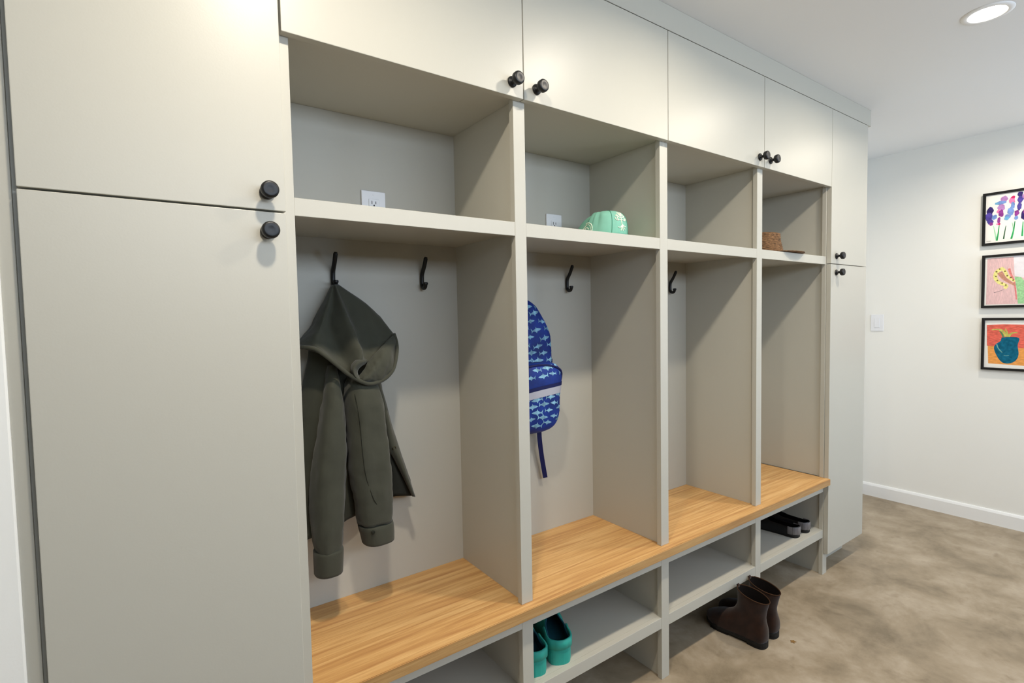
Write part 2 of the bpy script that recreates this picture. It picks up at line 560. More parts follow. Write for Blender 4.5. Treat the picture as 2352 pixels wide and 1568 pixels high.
# ------------------------------------------------------------------ shoe cubbies under the bench
t = base('shoe_cubby_unit', (1.26, 0.2, 0), 'greige row of shoe cubbies standing on the floor under the oak bench', 'cubby')
uf = [(-0.0395, 0.0)]+DIV+[(XR0, XR1-0.0005)]
for i, (a, b) in enumerate(uf):
    bm = N()
    box(bm, (a, 0.0, 0.0), (b, 0.0195, ZBB-0.0004), 0.0006)
    pa = a if i == 0 else a+0.011
    pb = b if i in (0, 4) else b-0.009
    box(bm, (pa, 0.0195, 0.0), (pb, 0.385, ZBB-0.0004))
    obj('upright', bm, M['paint'], t)
for i, (a, b) in enumerate(bays):
    l = a if i == 0 else a-0.009
    r = b+0.011
    obj('apron_rail', boxm((a, 0.0005, ZAP), (b, 0.0195, ZBB-0.0004), 0.0005), M['paint'], t)
    bm = N()
    box(bm, (a, 0.0005, LS0), (b, 0.0195, LS1), 0.0006)
    box(bm, (l, 0.0195, LS0+0.014), (r, 0.372, LS1))
    obj('shoe_shelf', bm, M['paint'], t)
    obj('back_panel', boxm((l, 0.372, 0.0), (r, 0.385, ZBB-0.0004)), M['paint'], t)

# ------------------------------------------------------------------ coat hooks
def hook_bm():
    bm = N()
    prof = [(0.040, 0.094), (0.036, 0.084), (0.026, 0.066), (0.016, 0.052), (0.0085, 0.040), (0.0065, 0.026), (0.0065, 0.010), (0.008, 0.002), (0.014, -0.004),
            (0.022, -0.005), (0.029, -0.001), (0.0315, 0.007), (0.0315, 0.013)]
    p = crom([(0, -y, z) for y, z in prof], 4)
    n = len(p)
    rad = []
    for i in range(n):
        s = i/(n-1)
        r = 0.0066
        if s < 0.04: r = 0.0052
        if s > 0.90: r = 0.0082
        if s > 0.985: r = 0.0062
        rad.append(r)
    tube(bm, p, rad, 12, ref=(1, 0, 0))
    return bm
hooks = [(0.186, 'black double coat hook that holds up the olive jacket'),
         (0.476, 'empty black double coat hook right of the olive jacket'),
         (0.842, 'black double coat hook that holds up the blue backpack'),
         (1.114, 'empty black double coat hook right of the blue backpack'),
         (1.765, 'black double coat hook in the third locker, half hidden behind a divider')]
HK = None
for x, lab in hooks:
    at = (x, YBK-0.0003, 1.4680)
    if HK is None:
        HK = obj('coat_hook', hook_bm(), M['hook'], smooth=True, at=at)
        o = HK
    else:
        o = HK.copy()
        COL.objects.link(o)
        o.location = at
    tag(o, lab, 'hook', 'black coat hooks')

# ------------------------------------------------------------------ outlets and switch
def outlet(x, lab):
    zc = 1.7025
    e = base('power_outlet', (x, YBK, zc), lab, 'outlet', 'outlets above the hat shelves')
    pl = obj('cover_plate', boxm((x-0.0385, YBK-0.006, zc-0.0585), (x+0.0385, YBK-0.0002, zc+0.0585), 0.002, 2), M['plastic'], e)
    bm = N()
    box(bm, (x-0.0165, YBK-0.0082, zc-0.0335), (x+0.0165, YBK-0.0061, zc+0.0335), 0.0008, 0)
    rc = obj('receptacle', bm, M['plastic'], e)
    for dz in (0.0225, -0.0175):
        bm = N()
        box(bm, (x-0.0075, YBK-0.0086, zc+dz-0.0045), (x-0.0055, YBK-0.0083, zc+dz+0.0055))
        box(bm, (x+0.0050, YBK-0.0086, zc+dz-0.0035), (x+0.0070, YBK-0.0083, zc+dz+0.0045))
        pts = [(x-0.0028+0.0056*i/8, zc+dz-0.0105+0.0052*math.sin(math.pi*i/8)) for i in range(9)]
        loft(bm, [[(px, YBK-0.0086, pz) for px, pz in pts], [(px, YBK-0.0083, pz) for px, pz in pts]])
        obj('socket_slots', bm, M['slot'], rc, label='dark socket slots')
    obj('screw', lathe(N(), [(0.0032, 0), (0.003, 0.0008), (0.0005, 0.001)], 12, axis='-y', org=(x, YBK-0.0061, zc+0.048)), M['plastic'], e)
outlet(0.3195, 'white power outlet on the back of the first hat shelf')
outlet(1.052, 'white power outlet on the back of the hat shelf beside the mint cap')
e = base('light_switch', (XW, 0.297, 1.268), 'white rocker light switch on the far wall beside the tall cabinet', 'switch')
obj('cover_plate', boxm((XW-0.006, 0.258, 1.2085), (XW-0.0002, 0.336, 1.3275), 0.002, 2), M['plastic'], e)
obj('rocker', boxm((XW-0.0095, 0.2805, 1.2345), (XW-0.0062, 0.3135, 1.3015), 0.001), M['plastic'], e)

# ------------------------------------------------------------------ downlights
lamps = ['recessed round ceiling light above the left tall cabinet', 'recessed round ceiling light in front of the backpack locker',
         'bright recessed round ceiling light in front of the fourth locker, glowing near the picture corner', 'recessed round ceiling light in front of the framed drawings']
for x, lab, pw in zip(LAMP_X, lamps, LAMP_POWER):
    e = base('ceiling_light', (x, LAMP_Y, CEIL), lab, 'ceiling light', 'recessed ceiling lights')
    bm = N()
    prof = [(0.055, 0.0), (0.0535, 0.0025), (0.057, 0.0045), (0.066, 0.004), (0.0745, 0.0018), (0.0755, 0.0003)]
    rings = [[(x+r*math.cos(2*math.pi*i/48), LAMP_Y+r*math.sin(2*math.pi*i/48), CEIL-h) for i in range(48)] for r, h in prof]
    loft(bm, rings, cap0=False, cap1=False)
    bmesh.ops.recalc_face_normals(bm, faces=bm.faces)
    obj('trim_ring', bm, M['trim'], e, smooth=True)
    bm = N()
    bm.faces.new([bm.verts.new((x+0.0535*math.cos(-2*math.pi*i/48), LAMP_Y+0.0535*math.sin(-2*math.pi*i/48), CEIL-0.0015)) for i in range(48)])
    obj('lens', bm, M['lamp'], e, label='glowing warm white lens')
    ld = bpy.data.lights.new('lamp_beam', 'AREA')
    ld.shape = 'DISK'
    ld.size = 0.10
    ld.energy = pw
    ld.color = LAMP_COLOR
    ld.spread = math.radians(LAMP_SPREAD)
    lo = bpy.data.objects.new('lamp_beam', ld)
    COL.objects.link(lo)
    lo.parent = e
    lo.location = (0, 0, -0.004)

# ------------------------------------------------------------------ framed drawings on the far wall
def blob(bm, cx, cy, rx, ry, d, mi, seed, to, wob=0.22, n=22):
    vs = []
    for i in range(n):
        a = 2*math.pi*i/n
        k = 1+wob*noise.noise(Vector((math.cos(a)*1.6+seed*7.3, math.sin(a)*1.6, seed)))*1.6
        vs.append(bm.verts.new(to(cx+rx*k*math.cos(a), cy+ry*k*math.sin(a), d)))
    f = bm.faces.new(vs)
    f.material_index = mi
def poly(bm, pts, d, mi, to):
    f = bm.faces.new([bm.verts.new(to(x, y, d)) for x, y in pts])
    f.material_index = mi
def stroke(bm, pts, w0, w1, d, mi, to):
    P = crom([Vector((x, y, 0)) for x, y in pts], 5)
    L, R = [], []
    n = len(P)
    for i, p in enumerate(P):
        t = (P[min(i+1, n-1)]-P[max(i-1, 0)]).normalized()
        q = Vector((-t.y, t.x, 0))*(w0+(w1-w0)*i/(n-1))/2
        L.append(p+q)
        R.append(p-q)
    for i in range(n-1):
        f = bm.faces.new([bm.verts.new(to(a.x, a.y, d)) for a in (L[i], L[i+1], R[i+1], R[i])])
        f.material_index = mi
def framed(y0, wd, z0, z1, lab):
    e = base('framed_picture', (XW, y0-wd/2, z0), lab, 'picture', 'framed drawings on the far wall')
    fw, th = 0.0145, 0.022
    bm = N()
    x0, x1 = XW-th, XW-0.0004
    box(bm, (x0, y0-fw, z0), (x1, y0, z1), 0.0008)
    box(bm, (x0, y0-wd, z0), (x1, y0-wd+fw, z1), 0.0008)
    box(bm, (x0, y0-wd+fw, z1-fw), (x1, y0-fw, z1), 0.0008)
    box(bm, (x0, y0-wd+fw, z0), (x1, y0-fw, z0+fw), 0.0008)
    obj('frame', bm, M['frame'], e)
    bm = N()
    box(bm, (XW-0.013, y0-wd+fw, z0+fw), (XW-0.009, y0-fw, z1-fw))
    to = lambda s, v, d: (XW-0.0131-d*0.00012, y0-s, z1-v)
    return e, bm, to
def col(name, rgb, var=0.12, vs=40, st=(1, 1, 1)):
    return mat(name, rgb, rough=0.8, spec=0.1, var=var, vscale=vs, stretch=st)

# the flowers
e, bm, to = framed(-0.2665, 0.43, 1.7455, 2.0665, 'top black framed drawing of purple and blue flowers on green stems')
pal = [M['paper'], col('violet_wash', (84, 70, 150), .35), col('deep_violet_wash', (58, 46, 104), .3), col('plum_wash', (140, 62, 136), .3), col('lilac_wash', (186, 136, 192), .2),
       col('pink_wash', (228, 128, 176), .2), col('crimson_wash', (196, 46, 100), .25), col('sky_wash', (120, 148, 204), .25), col('cyan_wash', (112, 172, 208), .2),
       col('green_stem', (54, 160, 92), .25), col('dark_stem', (44, 88, 56), .2), col('grey_pencil', (150, 146, 144), .1), col('pale_green_stem', (160, 214, 170), .2)]
fl = [(450, 640, 75, 95, 2), (425, 770, 88, 95, 1), (460, 880, 70, 60, 1), (480, 930, 45, 40, 3), (560, 770, 62, 55, 7),
      (770, 350, 85, 65, 4), (690, 450, 115, 42, 7), (600, 465, 50, 25, 8), (700, 560, 82, 80, 4), (650, 640, 50, 45, 5), (700, 690, 55, 85, 3), (655, 850, 36, 75, 3), (640, 930, 48, 20, 5), (668, 930, 24, 22, 6),
      (930, 400, 75, 65, 5), (958, 318, 46, 30, 6), (960, 500, 44, 80, 7), (915, 640, 68, 95, 7), (850, 760, 70, 50, 7), (830, 800, 62, 38, 8),
      (1110, 255, 62, 52, 2), (1118, 370, 68, 80, 1), (1100, 530, 48, 88, 1), (1045, 680, 54, 68, 3), (1040, 790, 46, 48, 7), (1195, 300, 40, 50, 4),
      (1210, 730, 70, 100, 2), (1230, 640, 50, 60, 3), (1420, 420, 80, 90, 4), (1400, 570, 70, 110, 7), (1390, 700, 60, 60, 3), (1600, 330, 70, 70, 5), (1600, 470, 60, 110, 1), (1590, 640, 70, 80, 7),
      (1790, 520, 80, 100, 2), (1800, 680, 70, 80, 3), (1960, 400, 60, 80, 4), (1950, 560, 60, 100, 7)]
KX, KY = 0.000202, 0.322/1190
def tf(X, Y):
    s = (X-280)*KX
    top = 255-0.158*(X-280)
    bot = 1430-0.07*(X-280)
    if X > 1200:
        top, bot = 255-0.158*920, 1430-0.07*920
    return s, (Y-top)/(bot-top)*0.321
for i, (X, Y, rx, ry, c) in enumerate(fl):
    s, v = tf(X, Y)
    rx2, ry2 = rx*KX, ry*KY
    s = max(s, 0.0155+rx2*0.8)
    if s+rx2 > 0.43-0.016: continue
    blob(bm, s, v, rx2, ry2, 1+i*0.5, c, i+1.37, to)
def st(pts, w0, w1, c, d=0.6):
    stroke(bm, [tf(*p) for p in pts], w0*KX, w1*KX, d, c, to)
st([(535, 970), (575, 1140), (615, 1310)], 16, 40, 12)
st([(665, 960), (645, 1150), (617, 1310)], 18, 44, 9, 0.7)
st([(815, 970), (790, 1130), (770, 1275)], 14, 34, 10)
st([(1010, 870), (985, 1080), (940, 1275)], 20, 46, 9)
st([(950, 900), (975, 1040), (975, 1150)], 14, 20, 12, 0.5)
st([(1185, 880), (1180, 1050), (1175, 1215)], 18, 44, 9)
st([(1400, 830), (1390, 1010), (1370, 1190)], 18, 42, 9)
st([(1600, 760), (1590, 980), (1570, 1180)], 18, 42, 10)
st([(1800, 800), (1790, 990), (1760, 1170)], 18, 42, 9)
for k in range(5):
    X = 385+k*22
    st([(X, 1335-k*2), (X+6, 1315-k*2), (X+14, 1338-k*2)], 5, 5, 11)
obj('artwork', bm, pal, e, label='watercolour of violet and blue flowers with green stems')

# the pink crayon drawing
e, bm, to = framed(-0.2705, 0.43, 1.3605, 1.6860, 'middle black framed crayon drawing, pink with a yellow spotted ring')
pal = [M['paper'], col('pink_crayon', (226, 188, 186), .16, 120, (1, 4, .4)), col('yellow_crayon', (234, 224, 140), .2, 120), col('brown_crayon', (196, 140, 118), .2, 120), col('green_crayon', (158, 204, 150), .2, 120),
       col('dark_spot_crayon', (120, 104, 60), .2), col('red_pink_crayon', (220, 132, 126), .2, 120), col('grey_pencil_line', (128, 112, 110), .1), col('pale_crayon', (232, 226, 228), .06)]
K2 = 0.000363
V2 = 0.3255/638.0
def t2(X, Y):
    return (X-150)*K2, (Y-95)*V2+0.00004*0
poly(bm, [(0.0235, 0.021), (0.405, 0.019), (0.407, 0.303), (0.022, 0.305)], 0.3, 1, to)
poly(bm, [t2(540, 120), t2(760, 110), t2(790, 330), t2(680, 390), t2(560, 360)], 0.5, 8, to)
poly(bm, [t2(560, 370), t2(640, 380), t2(760, 520), t2(800, 690), t2(610, 690), t2(590, 520)], 0.7, 4, to)
stroke(bm, [t2(490, 270), t2(510, 330), t2(560, 440), t2(590, 640)], 0.012, 0.006, 0.9, 6, to)
stroke(bm, [t2(420, 262), t2(340, 300), t2(322, 370), t2(370, 430), t2(440, 460), t2(465, 480), t2(440, 505)], 0.020, 0.016, 1.0, 2, to)
stroke(bm, [t2(400, 262), t2(440, 300), t2(470, 355), t2(520, 400), t2(565, 425)], 0.018, 0.010, 1.1, 2, to)
stroke(bm, [t2(375, 310), t2(430, 380), t2(500, 430), t2(570, 470)], 0.026, 0.010, 1.2, 3, to)
for i, (X, Y) in enumerate(((375, 270), (335, 300), (328, 355), (350, 405), (410, 440), (455, 465), (440, 300), (470, 355), (515, 378), (545, 410))):
    s, v = t2(X, Y)
    blob(bm, s, v, 0.0045, 0.0045, 1.4, 5, i*1.9, to, n=9)
stroke(bm, [t2(308, 550), t2(370, 538), t2(430, 518)], 0.003, 0.002, 1.0, 7, to)
obj('artwork', bm, pal, e, label='pink crayon drawing with a yellow ring')

# the teal pot
e, bm, to = framed(-0.2765, 0.43, 0.9750, 1.2980, 'bottom black framed drawing of a teal pot on red and orange')
pal = [M['paper'], col('red_crayon', (222, 104, 88), .3, 90, (1, .5, 3)), col('orange_crayon', (232, 158, 84), .2, 90, (1, .5, 3)), col('teal_crayon', (22, 96, 122), .3, 60), col('leaf_crayon', (190, 186, 96), .25, 60),
       col('leaf_green_crayon', (96, 140, 92), .25, 60), col('light_teal_crayon', (110, 160, 150), .2, 60)]
V3 = 0.323/636.0
def t3(X, Y):
    return (X-142)*K2, (Y-860)*V3
poly(bm, [t3(205, 945), t3(420, 938), t3(700, 942), t3(1160, 935), t3(1162, 1200), t3(900, 1215), t3(600, 1225), t3(212, 1200)], 0.4, 1, to)
poly(bm, [t3(222, 1200), t3(600, 1222), t3(900, 1212), t3(1160, 1200), t3(1155, 1425), t3(700, 1428), t3(235, 1418)], 0.6, 2, to)
pot = [(395, 1100), (480, 1090), (612, 1098), (600, 1170), (600, 1210), (612, 1280), (600, 1340), (560, 1385), (490, 1410), (420, 1402), (370, 1360), (330, 1300), (306, 1240), (310, 1200), (345, 1165), (385, 1140)]
bmp = crom([Vector((x, y, 0)) for x, y in pot+[pot[0]]], 3)[:-1]
poly(bm, [t3(p.x, p.y) for p in bmp], 0.9, 3, to)
stroke(bm, [t3(270, 1005), t3(350, 1000), t3(410, 1020), t3(460, 1080)], 0.006, 0.016, 1.1, 4, to)
stroke(bm, [t3(480, 1085), t3(520, 1045), t3(590, 1035)], 0.014, 0.006, 1.2, 4, to)
stroke(bm, [t3(370, 1020), t3(400, 1050), t3(420, 1095)], 0.006, 0.010, 1.3, 5, to)
stroke(bm, [t3(440, 990), t3(465, 1040), t3(470, 1090)], 0.005, 0.010, 1.25, 4, to)
stroke(bm, [t3(335, 1175), t3(360, 1230), t3(410, 1280)], 0.006, 0.004, 1.3, 6, to)
stroke(bm, [t3(430, 1310), t3(460, 1316), t3(495, 1310)], 0.003, 0.003, 1.3, 6, to)
obj('artwork', bm, pal, e, label='crayon drawing of a teal pot with leaves')

# ------------------------------------------------------------------ olive jacket
HOOD=[[(0.1738, 0.345, 1.4662), (0.1712, 0.332, 1.4653), (0.1727, 0.324, 1.4662), (0.1752, 0.324, 1.4662), (0.1778, 0.32, 1.4673), (0.1821, 0.322, 1.4675), (0.1859, 0.326, 1.4678), (0.1915, 0.332, 1.4683), (0.1968, 0.345, 1.4692)], [(0.1469, 0.35, 1.4088), (0.1405, 0.318, 1.4079), (0.1466, 0.292, 1.4072), (0.1654, 0.302, 1.4074), (0.1818, 0.275, 1.4066), (0.1972, 0.292, 1.4083), (0.2279, 0.3, 1.4097), (0.2639, 0.32, 1.4115), (0.2759, 0.35, 1.4124)], [(0.1147, 0.352, 1.3523), (0.1064, 0.31, 1.3526), (0.1214, 0.268, 1.356), (0.1509, 0.288, 1.3552), (0.1925, 0.248, 1.3568), (0.2141, 0.276, 1.3538), (0.2677, 0.288, 1.3538), (0.3204, 0.312, 1.3513), (0.3391, 0.352, 1.3508)], [(0.0833, 0.352, 1.3143), (0.0722, 0.295, 1.315), (0.0967, 0.238, 1.3118), (0.1552, 0.268, 1.3024), (0.2018, 0.222, 1.3042), (0.229, 0.258, 1.2982), (0.2843, 0.272, 1.3095), (0.3466, 0.3, 1.3144), (0.3712, 0.352, 1.3125)], [(0.0791, 0.352, 1.2995), (0.0635, 0.275, 1.3004), (0.0985, 0.218, 1.289), (0.164, 0.246, 1.2576), (0.2066, 0.204, 1.2669), (0.2288, 0.232, 1.263), (0.2779, 0.244, 1.2824), (0.343, 0.28, 1.2844), (0.3761, 0.352, 1.2803)], [(0.0788, 0.352, 1.2896), (0.0602, 0.262, 1.2927), (0.1059, 0.206, 1.2716), (0.1686, 0.215, 1.2205), (0.1933, 0.205, 1.2266), (0.2258, 0.215, 1.2419), (0.2752, 0.225, 1.2644), (0.3385, 0.268, 1.2586), (0.3767, 0.352, 1.2523)]]
BRIM=[[(0.3417, 0.288, 1.3175), (0.2732, 0.232, 1.2793), (0.2325, 0.212, 1.249), (0.2158, 0.206, 1.2248), (0.1968, 0.203, 1.2047)], [(0.3397, 0.268, 1.2982), (0.2801, 0.205, 1.2576), (0.2462, 0.186, 1.2313), (0.224, 0.182, 1.209), (0.206, 0.188, 1.1955)], [(0.3418, 0.268, 1.2743), (0.3127, 0.222, 1.2291), (0.2832, 0.204, 1.2023), (0.2519, 0.198, 1.1868), (0.2228, 0.198, 1.1846)]]
FACING=[[(0.3065, 0.3, 0.983), (0.3102, 0.292, 0.9813), (0.3194, 0.298, 0.9732)], [(0.3115, 0.302, 0.9384), (0.3207, 0.29, 0.9394), (0.3366, 0.295, 0.9273)], [(0.3161, 0.304, 0.8826), (0.3358, 0.29, 0.8794), (0.3626, 0.293, 0.8651)], [(0.3226, 0.308, 0.813), (0.3527, 0.294, 0.8116), (0.3883, 0.292, 0.8043)]]
FOLD=[[(0.2387, 0.232, 1.2537), (0.2023, 0.214, 1.2545), (0.1795, 0.206, 1.2372), (0.1779, 0.2, 1.2137), (0.1896, 0.197, 1.1961)], [(0.2282, 0.214, 1.2479), (0.1955, 0.188, 1.2468), (0.1779, 0.18, 1.232), (0.1808, 0.18, 1.2127), (0.1978, 0.186, 1.1928)], [(0.2255, 0.218, 1.238), (0.2067, 0.204, 1.2329), (0.1964, 0.2, 1.2219), (0.1995, 0.2, 1.2071), (0.2135, 0.196, 1.1892)]]
HEM=[(0.0563, 0.25, 1.2945), (0.085, 0.218, 1.2896), (0.109, 0.205, 1.2715), (0.1398, 0.196, 1.2419), (0.1667, 0.191, 1.2165), (0.1986, 0.188, 1.195), (0.23, 0.194, 1.1843), (0.2694, 0.203, 1.191), (0.304, 0.215, 1.2149), (0.328, 0.24, 1.2567), (0.3409, 0.268, 1.2902), (0.3426, 0.29, 1.3174)]
BODY=[[(0.1105, 0.355, 1.2828), (0.1066, 0.33, 1.284), (0.1297, 0.3, 1.2778), (0.1844, 0.28, 1.2569), (0.2365, 0.285, 1.2406), (0.2896, 0.315, 1.2219), (0.3074, 0.355, 1.2179)], [(0.0992, 0.358, 1.2199), (0.0935, 0.325, 1.2228), (0.1249, 0.29, 1.2205), (0.1795, 0.27, 1.2078), (0.2317, 0.275, 1.2006), (0.2936, 0.315, 1.1748), (0.3126, 0.358, 1.1678)], [(0.0796, 0.358, 1.1456), (0.072, 0.315, 1.1514), (0.1139, 0.28, 1.1572), (0.1776, 0.262, 1.1526), (0.2414, 0.272, 1.1359), (0.3094, 0.315, 1.1059), (0.3304, 0.358, 1.0967)], [(0.073, 0.358, 1.0322), (0.0633, 0.305, 1.0431), (0.1084, 0.275, 1.0417), (0.1772, 0.262, 1.0336), (0.2518, 0.275, 1.0201), (0.3368, 0.318, 0.9954), (0.3559, 0.358, 0.9838)], [(0.0695, 0.358, 0.9371), (0.0588, 0.3, 0.9525), (0.1051, 0.275, 0.9496), (0.175, 0.265, 0.9425), (0.2506, 0.28, 0.9276), (0.3657, 0.318, 0.8947), (0.3856, 0.358, 0.8818)], [(0.0664, 0.358, 0.8544), (0.0558, 0.295, 0.8742), (0.1023, 0.275, 0.872), (0.1734, 0.268, 0.8684), (0.2502, 0.285, 0.8605), (0.384, 0.32, 0.8343), (0.4051, 0.358, 0.8202)], [(0.0614, 0.358, 0.719), (0.0534, 0.29, 0.7464), (0.1007, 0.27, 0.7655), (0.1711, 0.27, 0.7853), (0.25, 0.29, 0.7994), (0.3336, 0.325, 0.803), (0.4089, 0.345, 0.7851)]]
FLAP=[[(0.2773, 0.3, 1.1842), (0.2825, 0.292, 1.1871), (0.292, 0.3, 1.175)], [(0.2823, 0.292, 1.1384), (0.2925, 0.28, 1.1347), (0.3111, 0.298, 1.1079)], [(0.2976, 0.285, 1.0646), (0.306, 0.272, 1.0589), (0.3246, 0.295, 1.0434)], [(0.3054, 0.28, 0.9817), (0.3187, 0.268, 0.9872), (0.3401, 0.292, 0.9874)], [(0.3255, 0.278, 0.9384), (0.3374, 0.266, 0.9389), (0.3574, 0.29, 0.9261)], [(0.3549, 0.275, 0.8725), (0.3592, 0.265, 0.8755), (0.3765, 0.288, 0.8636)], [(0.3808, 0.272, 0.8115), (0.3819, 0.268, 0.811), (0.392, 0.284, 0.8015)]]
SLEEVEA=[(0.1463, 0.27, 1.2377, 0.0112, 0.02), (0.1438, 0.262, 1.1991, 0.0189, 0.032), (0.141, 0.255, 1.1449, 0.0256, 0.042), (0.1342, 0.25, 1.0791, 0.0337, 0.046), (0.1239, 0.245, 0.9959, 0.0422, 0.048), (0.1174, 0.243, 0.9119, 0.0459, 0.048), (0.114, 0.242, 0.8269, 0.0459, 0.047), (0.1107, 0.24, 0.7668, 0.0431, 0.045), (0.1105, 0.24, 0.7273, 0.0377, 0.042)]
CUFFA=[(0.1113, 0.24, 0.7321, 0.0372, 0.042), (0.1104, 0.24, 0.7249, 0.0388, 0.0445), (0.1093, 0.24, 0.6931, 0.0377, 0.0435), (0.1083, 0.24, 0.6661, 0.0366, 0.042)]
SLEEVEB=[(0.2167, 0.25, 1.204, 0.0294, 0.026), (0.2171, 0.24, 1.1698, 0.0434, 0.038), (0.2198, 0.232, 1.1079, 0.0505, 0.045), (0.2241, 0.228, 1.0327, 0.0548, 0.046), (0.2275, 0.225, 0.9571, 0.0568, 0.046), (0.2321, 0.224, 0.8931, 0.0553, 0.046), (0.2369, 0.224, 0.8411, 0.0521, 0.046), (0.2395, 0.224, 0.7829, 0.0492, 0.044)]
CUFFB=[(0.2406, 0.224, 0.7787, 0.0481, 0.044), (0.2423, 0.224, 0.7693, 0.0488, 0.0465), (0.2455, 0.224, 0.7466, 0.0465, 0.0455), (0.2474, 0.224, 0.7242, 0.0442, 0.044)]
SNAP=(0.3219, 0.27, 0.9729)
SEAM=[(0.1847, 0.197, 1.1592), (0.1912, 0.187, 1.0934), (0.1956, 0.181, 0.9969), (0.2024, 0.179, 0.9291), (0.2206, 0.18, 0.866), (0.2339, 0.181, 0.8354), (0.2328, 0.182, 0.7916)]
CBTN=(0.217, 0.179, 0.7692)
t = base('jacket', (0.19, 0.30, 0.65), 'olive green hooded jacket hanging by its loop in the first locker', 'jacket')
def ringtube(R, n=5, seg=28, wr=0.004, wf=16.0, seed=0.0, caps=True, fold=0.0):
    C = crom([(r[0], r[1], r[2]) for r in R], n)
    D = crom([(r[3], r[4], 0) for r in R], n)
    bm = N()
    rings = []
    for c, d in zip(C, D):
        ring = []
        for k in range(seg):
            a = 2*math.pi*k/seg
            ca, sa = math.cos(a), math.sin(a)
            px = math.copysign(abs(ca)**0.8, ca)*d.x
            py = math.copysign(abs(sa)**0.8, sa)*d.y
            ring.append(c+Vector((px, py, 0)))
        rings.append(ring)
    loft(bm, rings)
    bmesh.ops.recalc_face_normals(bm, faces=bm.faces)
    if wr:
        wrinkle(bm, wr, wf, seed, (1, 1, 0.28))
        wrinkle(bm, wr*.35, wf*2.6, seed+4, (1, 1, .7))
    return bm
obj('body', sheet(BODY, 9, 9, 0.012, 12, 2.0, 0.002, .003), M['jacket'], t, smooth=True)
obj('inner_facing', sheet(FACING, 6, 6, 0.001, 14, 3.0, 0.002), M['lining'], t, smooth=True, label='dark lining inside the open front')
fp = obj('front_flap', sheet(FLAP, 6, 5, 0.002, 14, 5.0, 0.003), M['jacket'], t, smooth=True)
obj('snap_button', lathe(N(), [(0.0065, 0), (0.0062, 0.002), (0.004, 0.003), (0.0035, 0.002), (0.0005, 0.002)], 16, axis='-y', org=(SNAP[0], SNAP[1]-0.003, SNAP[2])), M['snap'], fp, smooth=True, label='dark brass snap')
sa = obj('sleeve', ringtube(SLEEVEA, 9, 40, 0.011, 13, 1.0), M['jacket'], t, smooth=True)
obj('cuff', ringtube(CUFFA, 4, 30, 0.001, 20, 3.0), M['jacket'], sa, smooth=True)
sb = obj('sleeve', ringtube(SLEEVEB, 9, 40, 0.012, 14, 7.0), M['jacket'], t, smooth=True)
cb = obj('cuff', ringtube(CUFFB, 4, 30, 0.001, 20, 9.0), M['jacket'], sb, smooth=True)
obj('sleeve_seam', tube(N(), crom(SEAM, 6), 0.0009, 6), M['seam'], sb, smooth=True, label='darker sleeve seam')
obj('cuff_button', lathe(N(), [(0.0055, 0), (0.0053, .002), (.003, .0026), (.0005, .002)], 14, axis='-y', org=CBTN), M['seam'], cb, smooth=True, label='dark cuff button')
h = obj('hood', sheet(HOOD, 9, 8, 0.010, 16, 4.0, 0.002, .003, 1.465), M['jacket'], t, smooth=True)
obj('hood_brim', sheet(BRIM, 10, 10, 0.007, 24, 6.0, 0.003, .003), M['jacket'], h, smooth=True)
obj('hood_fold', sheet(FOLD, 6, 8, 0.002, 20, 8.0, 0.003), M['jacket'], h, smooth=True)
obj('hood_hem', tube(N(), crom(HEM, 5), 0.0055, 10), M['jacket'], h, smooth=True)
bm = N()
tube(bm, crom([(0.180, 0.340, 1.455), (0.181, 0.348, 1.468), (0.186, 0.348, 1.4735), (0.191, 0.346, 1.468), (0.193, 0.338, 1.452)], 5), 0.0022, 8)
obj('hanging_loop', bm, M['lining'], t, smooth=True)

# ------------------------------------------------------------------ blue backpack with a shark print
t = base('backpack', (0.842, 0.31, 0.93), 'blue children\'s backpack printed with pale sharks, hanging in the second locker behind the divider', 'backpack')
XC = 0.842
def packring(z, hw, yf, yb, n=40, pw=4.0, dx=0.0):
    cy, hd = (yf+yb)/2, (yb-yf)/2
    r = []
    for k in range(n):
        a = 2*math.pi*k/n
        ca, sa = math.cos(a), math.sin(a)
        r.append(Vector((XC+dx+math.copysign(abs(ca)**(2/pw), ca)*hw, cy+math.copysign(abs(sa)**(2/pw), sa)*hd, z)))
    return r
SHARK = [(-.5, 0.0), (-.36, .07), (-.16, .12), (-.06, .15), (.0, .27), (.05, .14), (.2, .08), (.34, .035), (.5, .24), (.45, .02), (.5, -.15), (.33, -.02), (.1, -.09), (.0, -.22), (-.07, -.1), (-.3, -.07)]
def shark_on(bm, surf, s, z, ln, ang, mi, flip=1):
    """a flat printed shark laid on a surface: surf(s, z) gives point and normal"""
    ca, sa = math.cos(ang), math.sin(ang)
    vs = []
    for a, b in SHARK:
        u = (a*ca*flip-b*sa)*ln
        v = (a*sa*flip+b*ca)*ln
        p, nrm = surf(s+u, z+v)
        vs.append(bm.verts.new(p+nrm*0.0009))
    f = bm.faces.new(vs if flip > 0 else vs[::-1])
    f.material_index = mi
